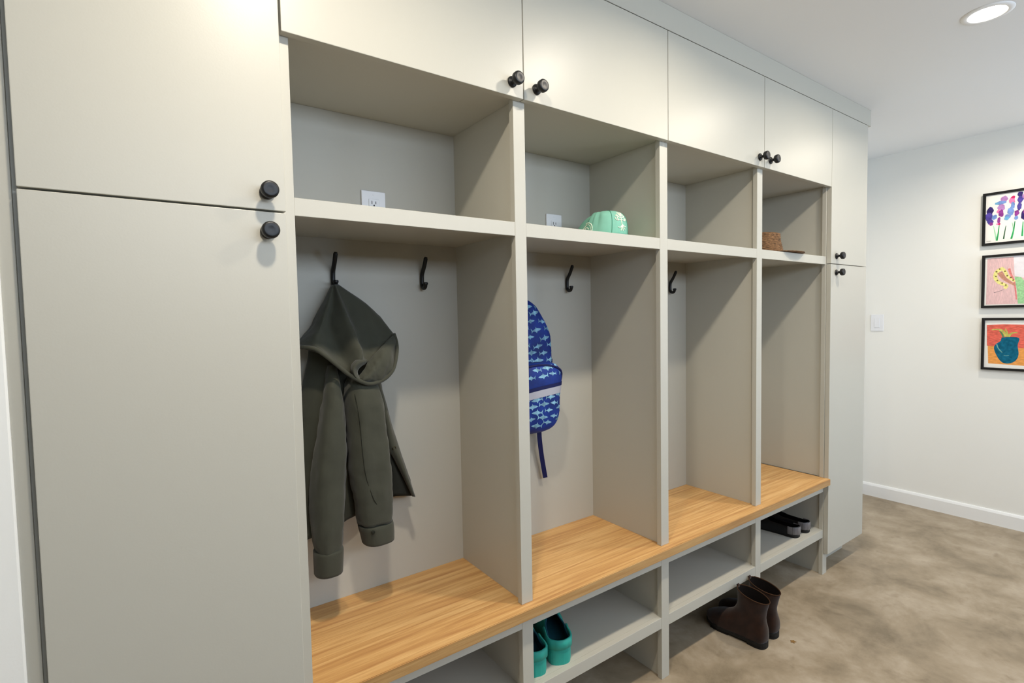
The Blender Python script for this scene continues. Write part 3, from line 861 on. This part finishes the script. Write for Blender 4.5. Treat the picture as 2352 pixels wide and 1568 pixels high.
def packpart(levels, pw, sharks, extra=None):
    """levels: (z, half width, front y, back y); sharks: list of (s, z, length, angle, flip)"""
    bm = N()
    L = crom([(l[1], l[2], l[3]) for l in levels], 5)
    Z = [p.x for p in crom([(l[0], 0, 0) for l in levels], 5)]
    loft(bm, [packring(z, p.x, p.y, p.z, pw=pw) for z, p in zip(Z, L)])
    def lev(z):
        for i in range(len(Z)-1):
            if Z[i+1] <= z <= Z[i] or Z[i] <= z <= Z[i+1]:
                k = (z-Z[i])/((Z[i+1]-Z[i]) or 1)
                return L[i].lerp(L[i+1], k)
        return L[0] if abs(z-Z[0]) < abs(z-Z[-1]) else L[-1]
    def pt(s, z):
        # s runs along the girth from the middle of the front (metres, + to the right)
        q = lev(z)
        cy, hd = (q.y+q.z)/2, (q.z-q.y)/2
        a0, acc, n = -math.pi/2, 0.0, 90
        prev = None
        sg = 1 if s >= 0 else -1
        for k in range(n+1):
            a = a0+sg*k*math.pi/n
            ca, sa = math.cos(a), math.sin(a)
            p = Vector((XC+math.copysign(abs(ca)**(2/pw), ca)*q.x, cy+math.copysign(abs(sa)**(2/pw), sa)*hd, z))
            if prev is not None:
                d = (p-prev).length
                if acc+d >= abs(s):
                    return prev.lerp(p, (abs(s)-acc)/d if d else 0)
                acc += d
            prev = p
        return prev
    def surf(s, z):
        p = pt(s, z)
        a = pt(s+0.004, z)-pt(s-0.004, z)
        b = pt(s, z+0.004)-pt(s, z-0.004)
        n = a.cross(b)
        if n.length < 1e-9: n = Vector((0, -1, 0))
        n.normalize()
        if n.y > 0.6: n = -n
        return p, n
    for s, z, ln, an, fl in sharks: shark_on(bm, surf, s, z, ln, an, 1, fl)
    if extra: extra(bm, surf)
    bmesh.ops.recalc_face_normals(bm, faces=[f for f in bm.faces if f.material_index == 0])
    return bm, surf
random.seed(5)
def scatter(z0, z1, s0, s1, dz, ds, ln, tilt):
    out = []
    r = 0
    z = z0
    while z > z1:
        s = s0+(ds/2 if r % 2 else 0)
        while s < s1:
            out.append((s+random.uniform(-.006, .006), z+random.uniform(-.004, .004)+tilt*s, ln*random.uniform(.8, 1.15), random.uniform(-.12, .22), 1 if (r+int(s*100)) % 2 else -1))
            s += ds
        z -= dz
        r += 1
    return out
body_lv = [(1.432, 0.012, .330, .352), (1.424, 0.045, .318, .358), (1.400, 0.078, .306, .362), (1.365, 0.100, .296, .364), (1.330, 0.120, .290, .365), (1.285, 0.136, .285, .365), (1.20, 0.139, .282, .365),
           (1.10, 0.139, .280, .365), (1.00, 0.136, .280, .364), (0.962, 0.120, .284, .362), (0.945, 0.095, .292, .358), (0.938, 0.06, .305, .35)]
bm, sf = packpart(body_lv, 3.6, scatter(1.40, 0.99, -.16, .20, .029, .062, .050, .0))
bd = obj('main_compartment', bm, [M['blue'], M['shark']], t, smooth=True)
obj('zipper', tube(N(), [sf(s, 1.2+0.0*s)[0] for s in (0.135, .14)]+[sf(0.142, z)[0]+Vector((0.001, 0, 0)) for z in (1.15, 1.08, 1.02, .99)], 0.003, 8), M['navy'], bd, smooth=True)
pk_lv = [(1.196, 0.075, .232, .281), (1.190, 0.094, .216, .282), (1.172, 0.111, .206, .283), (1.145, 0.117, .201, .284), (1.11, 0.113, .200, .284), (1.075, 0.109, .203, .284), (1.01, 0.108, .208, .284),
         (0.975, 0.098, .216, .284), (0.955, 0.080, .228, .284), (0.944, 0.055, .245, .283)]
bm, sf = packpart(pk_lv, 3.4, scatter(1.178, 1.14, -.12, .16, .024, .052, .044, .05)+scatter(1.075, .955, -.12, .15, .024, .054, .046, .08))
pk = obj('front_pocket', bm, [M['blue'], M['shark']], t, smooth=True)
def strip(surf, z_of, w, s0, s1, n=36, off=0.0016):
    bm = N()
    a, b = [], []
    for i in range(n+1):
        s = s0+(s1-s0)*i/n
        z = z_of(s)
        p, nn = surf(s, z+w/2)
        q, mm = surf(s, z-w/2)
        a.append(p+nn*off)
        b.append(q+mm*off)
    loft(bm, [a, b], closed=False)
    bmesh.ops.recalc_face_normals(bm, faces=bm.faces)
    bmesh.ops.solidify(bm, geom=bm.faces[:], thickness=0.0012)
    return bm
obj('reflective_strip', strip(sf, lambda s: 1.092+0.10*s-0.3*s*s, 0.026, -.150, .150), M['reflect'], pk, label='grey reflective strip')
obj('zipper', strip(sf, lambda s: 1.112+0.10*s-0.3*s*s, 0.012, -.150, .150, off=.0022), M['navy'], pk, label='navy zip band')
bm = N()
pts = []
for i in range(41):
    a = math.pi*(i/40)
    s = -0.128*math.cos(a)
    pts.append(sf(s, 1.100+0.090*math.sin(a)**0.55)[0]+Vector((0, -0.001, 0.001)))
tube(bm, pts, 0.0042, 8)
obj('piping', bm, M['navy'], pk, smooth=True, label='navy edge piping')
bm = N()
tube(bm, crom([(XC-0.02, .345, 1.428), (XC-0.012, .346, 1.455), (XC, .347, 1.4735), (XC+0.012, .346, 1.455), (XC+0.02, .345, 1.428)], 6), 0.004, 8)
obj('grab_loop', bm, M['navy'], t, smooth=True)
for x, z1, dx in ((0.938, .732, .036), (0.755, .80, -.02)):
    bm = N()
    P = crom([(x, .335, .965), (x+.002, .338, .90), (x+dx*.5, .345, (.90+z1)/2), (x+dx, .348, z1)], 6)
    loft(bm, [[p+Vector((-.0095, 0, 0)), p+Vector((.0095, -.003, 0)), p+Vector((.0095, -.0015, 0)), p+Vector((-.0095, .0015, 0))] for p in P])
    bmesh.ops.recalc_face_normals(bm, faces=bm.faces)
    obj('strap_tail', bm, M['navy'], t, label='dangling navy webbing tail')

# ------------------------------------------------------------------ mint cap on the second hat shelf
CX, CY, CZ = 1.130, 0.190, SH1
TH = -1.50                                    # the cap faces out of the locker
t = base('baseball_cap', (CX, CY, CZ), 'mint green baseball cap with a cream embroidered tree, on the second hat shelf', 'cap')
def cap_pt(a, h):
    """a: angle about the vertical (0 = front, to +x), h: 0 rim .. 1 top"""
    h = max(0.0, h)
    f = math.cos(a)
    rx, ry = 0.104, 0.088
    up = math.pi/2*h
    prof = math.cos(up)**(0.44 if f > 0 else 0.80)
    zz = math.sin(up)**(0.92 if f > 0 else 1.1)
    x = math.cos(a)*rx*prof+0.012*zz
    y = math.sin(a)*ry*prof
    z = 0.012+(0.095+0.004*f*prof)*zz
    return Vector((CX+x*math.cos(TH)-y*math.sin(TH), CY+x*math.sin(TH)+y*math.cos(TH), CZ+z))
def cap_n(a, h):
    d = 0.01
    u = cap_pt(a+d, h)-cap_pt(a-d, h)
    v = cap_pt(a, min(h+d, .995))-cap_pt(a, max(h-d, 0))
    n = u.cross(v)
    if n.length < 1e-10: return Vector((0, 0, 1))
    return n.normalized()
bm = N()
rings = []
for i in range(25):
    h = (i/24)**0.85*0.985
    ring = []
    for k in range(72):
        a = 2*math.pi*k/72
        p = cap_pt(a, h)
        dent = 0.0
        for a0 in (-1.12, -1.38):            # soft folds in the side panel
            dd = (a-2*math.pi if a > math.pi else a)-a0
            dent += 0.007*math.exp(-(dd/0.085)**2)*math.exp(-((h-0.45)/0.3)**2)
        p -= cap_n(a, h)*dent
        ring.append(p)
    rings.append(ring)
loft(bm, rings, cap0=False)
bmesh.ops.recalc_face_normals(bm, faces=bm.faces)
bmesh.ops.solidify(bm, geom=bm.faces[:], thickness=0.002)
cr = obj('crown', bm, M['mint'], t, smooth=True)
bm = N()
for k in range(6):
    a = math.pi/6+k*math.pi/3
    P = [cap_pt(a, h*.97/16)+cap_n(a, h*.97/16)*0.0006 for h in range(17)]
    tube(bm, P, 0.0011, 6)
obj('panel_seams', bm, M['mintdark'], cr, smooth=True, label='darker panel seams')
obj('top_button', lathe(N(), [(0.008, 0), (0.0078, .003), (.005, .005), (.0005, .0056)], 16, org=cap_pt(0, .985).lerp(cap_pt(math.pi, .985), .5)+Vector((0, 0, -.0005))), M['thread'], cr, smooth=True, label='cream top button')
bm = N()
NB = 28
top, bot = [], []
for j in range(6):
    q = j/5
    rowt = []
    for i in range(NB+1):
        a = -1.15+2.3*i/NB
        rim = cap_pt(a, 0)
        ext = 0.050*q*max(0.0, math.cos(a*1.25))**0.6
        drop = -0.010*q*q-0.016*(abs(a)/1.15)**2*q
        rowt.append(Vector((rim.x+ext*math.cos(a*.45+TH), rim.y+ext*math.sin(a*.45+TH), max(CZ+0.0035, rim.z+0.004+drop))))
    top.append(rowt)

loft(bm, top, closed=False)
bmesh.ops.recalc_face_normals(bm, faces=bm.faces)
bmesh.ops.solidify(bm, geom=bm.faces[:], thickness=0.0028)
obj('brim', bm, M['mint'], t, smooth=True)
# embroidered tree on the front panel, facing out of the locker
def emb(bm, pts, w, a0, h0, sc):
    P = crom([Vector((x, y, 0)) for x, y in pts], 5)
    Q = []
    for p in P:
        a, h = a0+p.x*sc/0.098, h0+p.y*sc/0.125
        Q.append(cap_pt(a, h)+cap_n(a, h)*0.0007)
    n = len(Q)
    tube(bm, Q, [w*(0.6 if i in (0, n-1) else 1.0) for i in range(n)], 6)
bm = N()
A0, H0, SCL = -0.06, 0.37, 0.0345
tree = [[(0, -.55), (-.03, -.1), (0, .3), (.02, .75)], [(0, -.5), (-.25, -.72), (-.62, -.70)], [(.02, -.52), (-.08, -.8), (-.18, -1.0)], [(.04, -.52), (.12, -.8), (.2, -1.02)], [(.06, -.5), (.3, -.72), (.55, -.9)], [(.05, -.45), (.4, -.6), (.75, -.62)],
        [(0, .0), (-.3, -.02), (-.6, -.08), (-.86, .06), (-.9, .22)], [(-.45, -.05), (-.62, .12), (-.56, .26)], [(0, .2), (-.35, .28), (-.62, .36), (-.85, .55)], [(-.4, .3), (-.6, .52), (-.55, .7)], [(0, .38), (-.25, .56), (-.35, .85), (-.5, .95)], [(-.2, .5), (-.1, .8), (-.18, 1.02)],
        [(0, .0), (.3, -.02), (.6, -.08), (.86, .06), (.9, .22)], [(.45, -.05), (.62, .12), (.56, .26)], [(0, .2), (.35, .28), (.62, .36), (.85, .55)], [(.4, .3), (.6, .52), (.55, .7)], [(0, .38), (.25, .56), (.35, .85), (.5, .95)], [(.2, .5), (.14, .8), (.2, 1.02)]]
for s in tree: emb(bm, s, 0.0017, A0, H0, SCL)
obj('embroidered_tree', bm, M['thread'], cr, smooth=True, label='cream embroidered tree')
bm = N()
circ = [(math.cos(2*math.pi*i/18), math.sin(2*math.pi*i/18)) for i in range(19)]
emb(bm, circ, 0.0016, -1.50, 0.16, 0.022)
emb(bm, [(x*.72, y*.72) for x, y in circ], 0.0009, -1.50, 0.16, 0.022)
emb(bm, [(-.4, 0), (0, .3), (.4, 0)], 0.0012, -1.50, 0.16, 0.022)
obj('side_patch', bm, M['thread'], cr, smooth=True, label='cream round patch')

# ------------------------------------------------------------------ straw hat on the fourth hat shelf
HX, HY = 2.150, 0.140
t = base('straw_hat', (HX, HY, SH1), 'brown woven straw hat on the fourth hat shelf, its brim overhanging the edge', 'hat')
def hatring(r, z, dx=0.0, wob=0.0, seed=0.0, n=56, ry=None):
    return [Vector((HX+dx+(r+wob*noise.noise(Vector((math.cos(2*math.pi*k/n)*2, math.sin(2*math.pi*k/n)*2, seed))))*math.cos(2*math.pi*k/n), HY+((ry or r)+wob*noise.noise(Vector((math.cos(2*math.pi*k/n)*2, math.sin(2*math.pi*k/n)*2, seed))))*math.sin(2*math.pi*k/n), SH1+z)) for k in range(n)]
bm = N()
rg = []
for i in range(19):                           # braid rows stepping up the crown
    z = 0.010+0.086*i/18
    r = 0.101-0.013*(i/18)
    rg.append(hatring(r+(0.0022 if i % 2 else -0.0012), z, 0, .004, i*.13))
rg += [hatring(.082, .099, 0, .003, 3), hatring(.066, .098, 0, .003, 3.2), hatring(.04, .0935, 0, .002, 3.4), hatring(.004, .092)]
loft(bm, rg, cap0=False)
bmesh.ops.recalc_face_normals(bm, faces=bm.faces)
obj('crown', bm, M['straw'], t, smooth=True)
bm = N()
rg = [hatring(.100, .0115), hatring(.115, .0085, .004), hatring(.135, .0055, .014, .002, 1), hatring(.156, .0045, .034, .003, 1.5), hatring(.176, .0060, .050, .003, 2, ry=.170),
      hatring(.1765, .0045, .050, .003, 2, ry=.1705), hatring(.155, .0022, .034, .003, 1.5), hatring(.12, .0024, .006), hatring(.100, .0030)]
loft(bm, rg, cap0=False, cap1=False)
bmesh.ops.recalc_face_normals(bm, faces=bm.faces)
obj('brim', bm, M['straw'], t, smooth=True)

# ------------------------------------------------------------------ shoes
def rot(p, o, ang):
    c, s = math.cos(ang), math.sin(ang)
    return Vector((o[0]+p[0]*c-p[1]*s, o[1]+p[0]*s+p[1]*c, o[2]+p[2]))
def footw(v):
    """half width of a foot outline, v: 0 heel .. 1 toe"""
    pts = [(0, .008), (.008, .0165), (.02, .023), (.04, .0285), (.07, .0325), (.12, .0355), (.16, .036), (.3, .034), (.5, .038), (.68, .045), (.82, .044), (.92, .034), (.98, .018), (1, .006)]
    for (a, p), (b, q) in zip(pts, pts[1:]):
        if a <= v <= b: return p+(q-p)*(v-a)/(b-a)
    return .006
VS = [0, .008, .02, .04, .07, .12, .18, .25, .32, .4, .48, .56, .64, .72, .8, .87, .92, .96, .985, 1]
def sole_bm(o, ang, L, z0, z1, wk=1.0, mirror=1, lift=0.0):
    bm = N()
    rings = []
    for z, k in ((z0, .95), (z0+(z1-z0)*.3, 1.0), (z1, 1.0)):
        right = [(mirror*(footw(v)*wk*k+0.004*math.sin(v*3.1)), v*L, z+lift*max(0, (v-.6)/.4)**2) for v in VS]
        left = [(mirror*(-footw(v)*wk*k+0.004*math.sin(v*3.1)), v*L, z+lift*max(0, (v-.6)/.4)**2) for v in VS[::-1]]
        rings.append([rot(p, o, ang) for p in right+left])
    loft(bm, rings)
    bmesh.ops.recalc_face_normals(bm, faces=bm.faces)
    return bm
def shoe_upper(o, ang, L, z0, top, gap, wk=1.0, mirror=1, insole=0.006, thick=0.0035, lift=0.0, m=8):
    """one skin outside and one inside: sole edge, rim, inner wall, insole, inner wall, rim, sole edge"""
    bm = N()
    VV = [0.0, 0.016, 0.022, 0.05, 0.09, .14, .2, .27, .34, .40, .46, .52, .58, .65, .72, .79, .86, .91, .95, .98, .995]
    vr = []
    for i, v in enumerate(VV):
        w, h, gp = footw(v)*wk, top(v), gap(v)
        lf = lift*max(0, (v-.6)/.4)**2
        iz = h-0.0005 if i < 2 else insole
        side = []
        for k in range(m+1):
            u = k/m
            side.append((w*(1-(1-gp)*u**3), h*u**.9))
        rx = side[-1][0]
        inn = []
        for k in range(m+1):
            u = 1-k/m
            x = max(0.0006, w*(1-(1-gp)*u**3)-thick*(1 if gp > .05 else 1.0))
            inn.append((min(x, rx) if u > .98 else x, max(iz, h*u**.9-(0 if gp > .05 and u > .98 else thick*.6)) if i >= 2 else iz))
        prof = side+inn+[(0, iz)]
        prof = prof+[(-x, z) for x, z in prof[-2::-1]]
        vr.append([bm.verts.new(rot((mirror*(x+0.004*math.sin(v*3.1)), v*L, z0+lf+z), o, ang)) for x, z in prof])
    n = len(vr[0])
    for i in range(len(vr)-1):
        for k in range(n-1):
            f = bm.faces.new((vr[i][k], vr[i][k+1], vr[i+1][k+1], vr[i+1][k]))
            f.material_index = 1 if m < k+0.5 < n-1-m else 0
    bm.faces.new(vr[0])
    bm.faces.new(vr[-1])
    bmesh.ops.recalc_face_normals(bm, faces=bm.faces)
    return bm
def step(v, pts):
    for (a, p), (b, q) in zip(pts, pts[1:]):
        if a <= v <= b:
            k = (v-a)/(b-a)
            k = k*k*(3-2*k)
            return p+(q-p)*k
    return pts[-1][1]
def heel_band(o, ang, L, z0, z1, wk, vmax, out=0.003, mirror=1):
    bm = N()
    path = [(-footw(v)*wk, v*L) for v in (vmax, vmax*.75, vmax*.5, vmax*.3, .07, .035, .012)]+[(-.012, -.002), (0, -.003), (.012, -.002)]
    path += [(-x, y) for x, y in path[-4::-1]]
    P = crom([Vector((x, y, 0)) for x, y in path], 3)
    rings = []
    for i, p in enumerate(P):
        t = (P[min(i+1, len(P)-1)]-P[max(i-1, 0)]).normalized()
        nrm = Vector((t.y, -t.x, 0))
        if nrm.dot(p-Vector((0, .12*L*4, 0))) < 0: nrm = -nrm
        r = []
        for du, z in ((0.0, z0), (out, z0+.002), (out, z1-.002), (0.0, z1), (-.002, z1), (-.002, z0)):
            q = p+nrm*du
            r.append(rot((mirror*(q.x+.004*math.sin(min(1, max(0, q.y/L))*3.1)), q.y, z), o, ang))
        rings.append(r)
    loft(bm, rings)
    bmesh.ops.recalc_face_normals(bm, faces=bm.faces)
    return bm
for (x, y, an, mir, lab) in ((0.770, 0.028, -24, 1, 'right hand teal foam clog on the shoe shelf, heel facing out'),
                             (0.676, 0.030, -17, -1, 'left hand teal foam clog on the shoe shelf, mostly hidden by the upright')):
    o, A, L, wk = (x, y, LS1+0.0002), math.radians(an), .235, 1.12
    t = base('foam_clog', o, lab, 'shoe', 'teal foam clogs')
    obj('sole', sole_bm(o, A, L, 0.0, 0.040, wk, mir, .006), M['teal'], t, smooth=False)
    obj('upper', shoe_upper(o, A, L, .0402, lambda v: step(v, [(0, .040), (.2, .034), (.38, .046), (.55, .062), (.75, .056), (.92, .038), (1, .014)]), lambda v: step(v, [(0, .93), (.34, .9), (.5, .55), (.58, .0), (1, .0)]), wk, mir, .003, .005, .006), [M['teal'], M['tealin']], t, smooth=True)
    obj('heel_strap', heel_band(o, A, L, .052, .084, wk*1.0, .36, .0045, mir), M['teal'], t, smooth=True)
for (x, y, an, mir, lab) in ((2.334, 0.030, 3, -1, 'left hand dark slip-on shoe on the far shoe shelf, grey heel facing out'),
                             (2.432, 0.028, 4, 1, 'right hand dark slip-on shoe on the far shoe shelf, beside the cubby end')):
    o, A, L, wk = (x, y, LS1+0.0002), math.radians(an), .255, .95
    t = base('slip_on_shoe', o, lab, 'shoe', 'dark slip-on shoes')
    obj('sole', sole_bm(o, A, L, 0.0, 0.010, wk*1.02, mir, .004), M['sole'], t)
    u = obj('upper', shoe_upper(o, A, L, .0102, lambda v: step(v, [(0, .046), (.15, .040), (.45, .042), (.62, .052), (.8, .042), (.93, .030), (1, .012)]), lambda v: step(v, [(0, .86), (.5, .8), (.62, .5), (.70, 0), (1, 0)]), wk, mir, .003, .003, .004), [M['shoe'], M['dark']], t, smooth=True)
    obj('heel_counter', heel_band(o, A, L, .016, .0535, wk, .16, .0012, mir), M['heelgrey'], u, smooth=True, label='grey worn heel counter')
def bootring(z, yb, yf, ws, o, A, mir, n=44, sh=0.0, tilt=0.0):
    """outline at height z from yb to yf; ws: width factor; sh blends foot outline (0) to oval (1)"""
    L = yf-yb
    pts = []
    for k in range(n):
        a = 2*math.pi*k/n
        v = (1-math.cos(a))/2
        sg = 1 if math.sin(a) >= 0 else -1
        wf = footw(v)*ws
        wo = .040*ws*abs(math.sin(a))
        x = sg*(wf*(1-sh)+wo*sh)*(1 if abs(math.sin(a)) > 1e-6 else 0)
        pts.append(rot((mir*(x+.004*math.sin(v*3.1)*(1-sh)), yb+v*L, z+tilt*(v-.5)), o, A))
    return pts
for (x, y, an, mir, lab) in ((1.722, -0.138, 3, -1, 'dark brown suede ankle boot nearer the camera, standing on the concrete'),
                             (1.822, -0.130, 2, 1, 'dark brown suede ankle boot behind the other one, farther from the camera')):
    o, A = (x, y, 0.0), math.radians(an)
    t = base('ankle_boot', o, lab, 'boot', 'brown suede ankle boots')
    L = .262
    bm = sole_bm(o, A, L, 0.010, 0.024, 1.04, mir, .006)
    obj('sole', bm, M['sole'], t)
    bm = N()
    rings = []
    for z, k in ((0.0003, .97), (.0095, 1.0)):
        r = [(mir*footw(v)*1.02*k, v*L, z) for v in VS[:8]]
        l = [(-mir*footw(v)*1.02*k, v*L, z) for v in VS[:8][::-1]]
        rings.append([rot(p, o, A) for p in r+l])
    loft(bm, rings)
    bmesh.ops.recalc_face_normals(bm, faces=bm.faces)
    obj('heel_block', bm, M['sole'], t)
    if True:
        bm = N()
        r = [rot(p, o, A) for p in [(mir*footw(v)*1.02*s, v*L, z) for s in (1, -1) for v in (.6, .72, .82) for z in (0.0003,)]]
        rings = []
        for z in (.0003, .0105):
            rr = [(mir*footw(v)*.99, v*L, z) for v in (.56, .64, .72, .8, .86)]
            ll = [(-mir*footw(v)*.99, v*L, z) for v in (.86, .8, .72, .64, .56)]
            rings.append([rot(p, o, A) for p in rr+ll])
        loft(bm, rings)
        bmesh.ops.recalc_face_normals(bm, faces=bm.faces)
        obj('forefoot_tread', bm, M['sole'], t)
    lv = [(.0242, .001, .260, 1.0, 0, 0), (.036, -.002, .262, 1.03, 0, 0), (.052, -.003, .257, 1.02, 0, 0), (.066, -.002, .238, .98, .1, 0), (.078, .000, .212, .96, .25, 0), (.092, .003, .172, .94, .5, .004),
          (.108, .006, .142, .93, .75, .006), (.128, .006, .128, .93, .95, .008), (.152, .002, .122, .97, 1, .012), (.178, -.004, .122, 1.03, 1, .018), (.200, -.008, .122, 1.06, 1, .024)]
    C1 = crom([(a, b, c) for a, b, c, d, e_, f in lv], 3)
    C2 = crom([(d, e_, f) for a, b, c, d, e_, f in lv], 3)
    bm = N()
    loft(bm, [bootring(p.x, p.y, p.z, q.x, o, A, mir, sh=min(1, max(0, q.y)), tilt=q.z) for p, q in zip(C1, C2)], cap1=False)
    wrinkle(bm, .0035, 26, x*3)
    bmesh.ops.recalc_face_normals(bm, faces=bm.faces)
    up = obj('upper', bm, M['suede'], t, smooth=True)
    bm = N()
    loft(bm, [bootring(z, yb, yf, ws, o, A, mir, sh=1, tilt=tl) for z, yb, yf, ws, tl in ((.200, -.006, .120, 1.03, .024), (.178, .008, .110, .86, .016), (.12, .022, .108, .70, .006), (.08, .024, .12, .66, 0), (.055, .026, .13, .6, 0))], cap0=False)
    bmesh.ops.recalc_face_normals(bm, faces=bm.faces)
    obj('lining', bm, M['dark'], up, smooth=True, label='black boot lining')
    rim = bootring(.2005, -.008, .122, 1.055, o, A, mir, sh=1, tilt=.024)
    obj('top_edge', tube(N(), rim+[rim[0]], .0022, 6), M['suede_edge'], up, smooth=True, label='paler raw top edge')
    bm = N()
    P = crom([rot((0, .122, .206), o, A), rot((0, .125, .215), o, A), rot((0, .122, .220), o, A), rot((0, .118, .215), o, A), rot((0, .118, .206), o, A)], 4)
    loft(bm, [[p+Vector((-.006, 0, 0)), p+Vector((.006, 0, 0)), p+Vector((.006, .0012, .0006)), p+Vector((-.006, .0012, .0006))] for p in P])
    bmesh.ops.recalc_face_normals(bm, faces=bm.faces)
    obj('pull_tab', bm, M['suede'], up)

# ------------------------------------------------------------------ a bit of dry leaf on the floor
bm = N()
P = [(0, .012), (.006, .006), (.012, .003), (.007, -.002), (.009, -.009), (.001, -.005), (-.008, -.009), (-.006, -.001), (-.012, .004), (-.005, .006)]
loft(bm, [[(1.847+x, -.181+y, .0004+.002*abs(x)*100*.2) for x, y in P], [(1.847+x, -.181+y, .0016+.003*abs(x)*100*.2) for x, y in P]])
bmesh.ops.recalc_face_normals(bm, faces=bm.faces)
tag(obj('leaf_crumb', bm, M['leafbit']), 'tiny dry brown leaf crumb on the concrete beside the boots', 'debris')
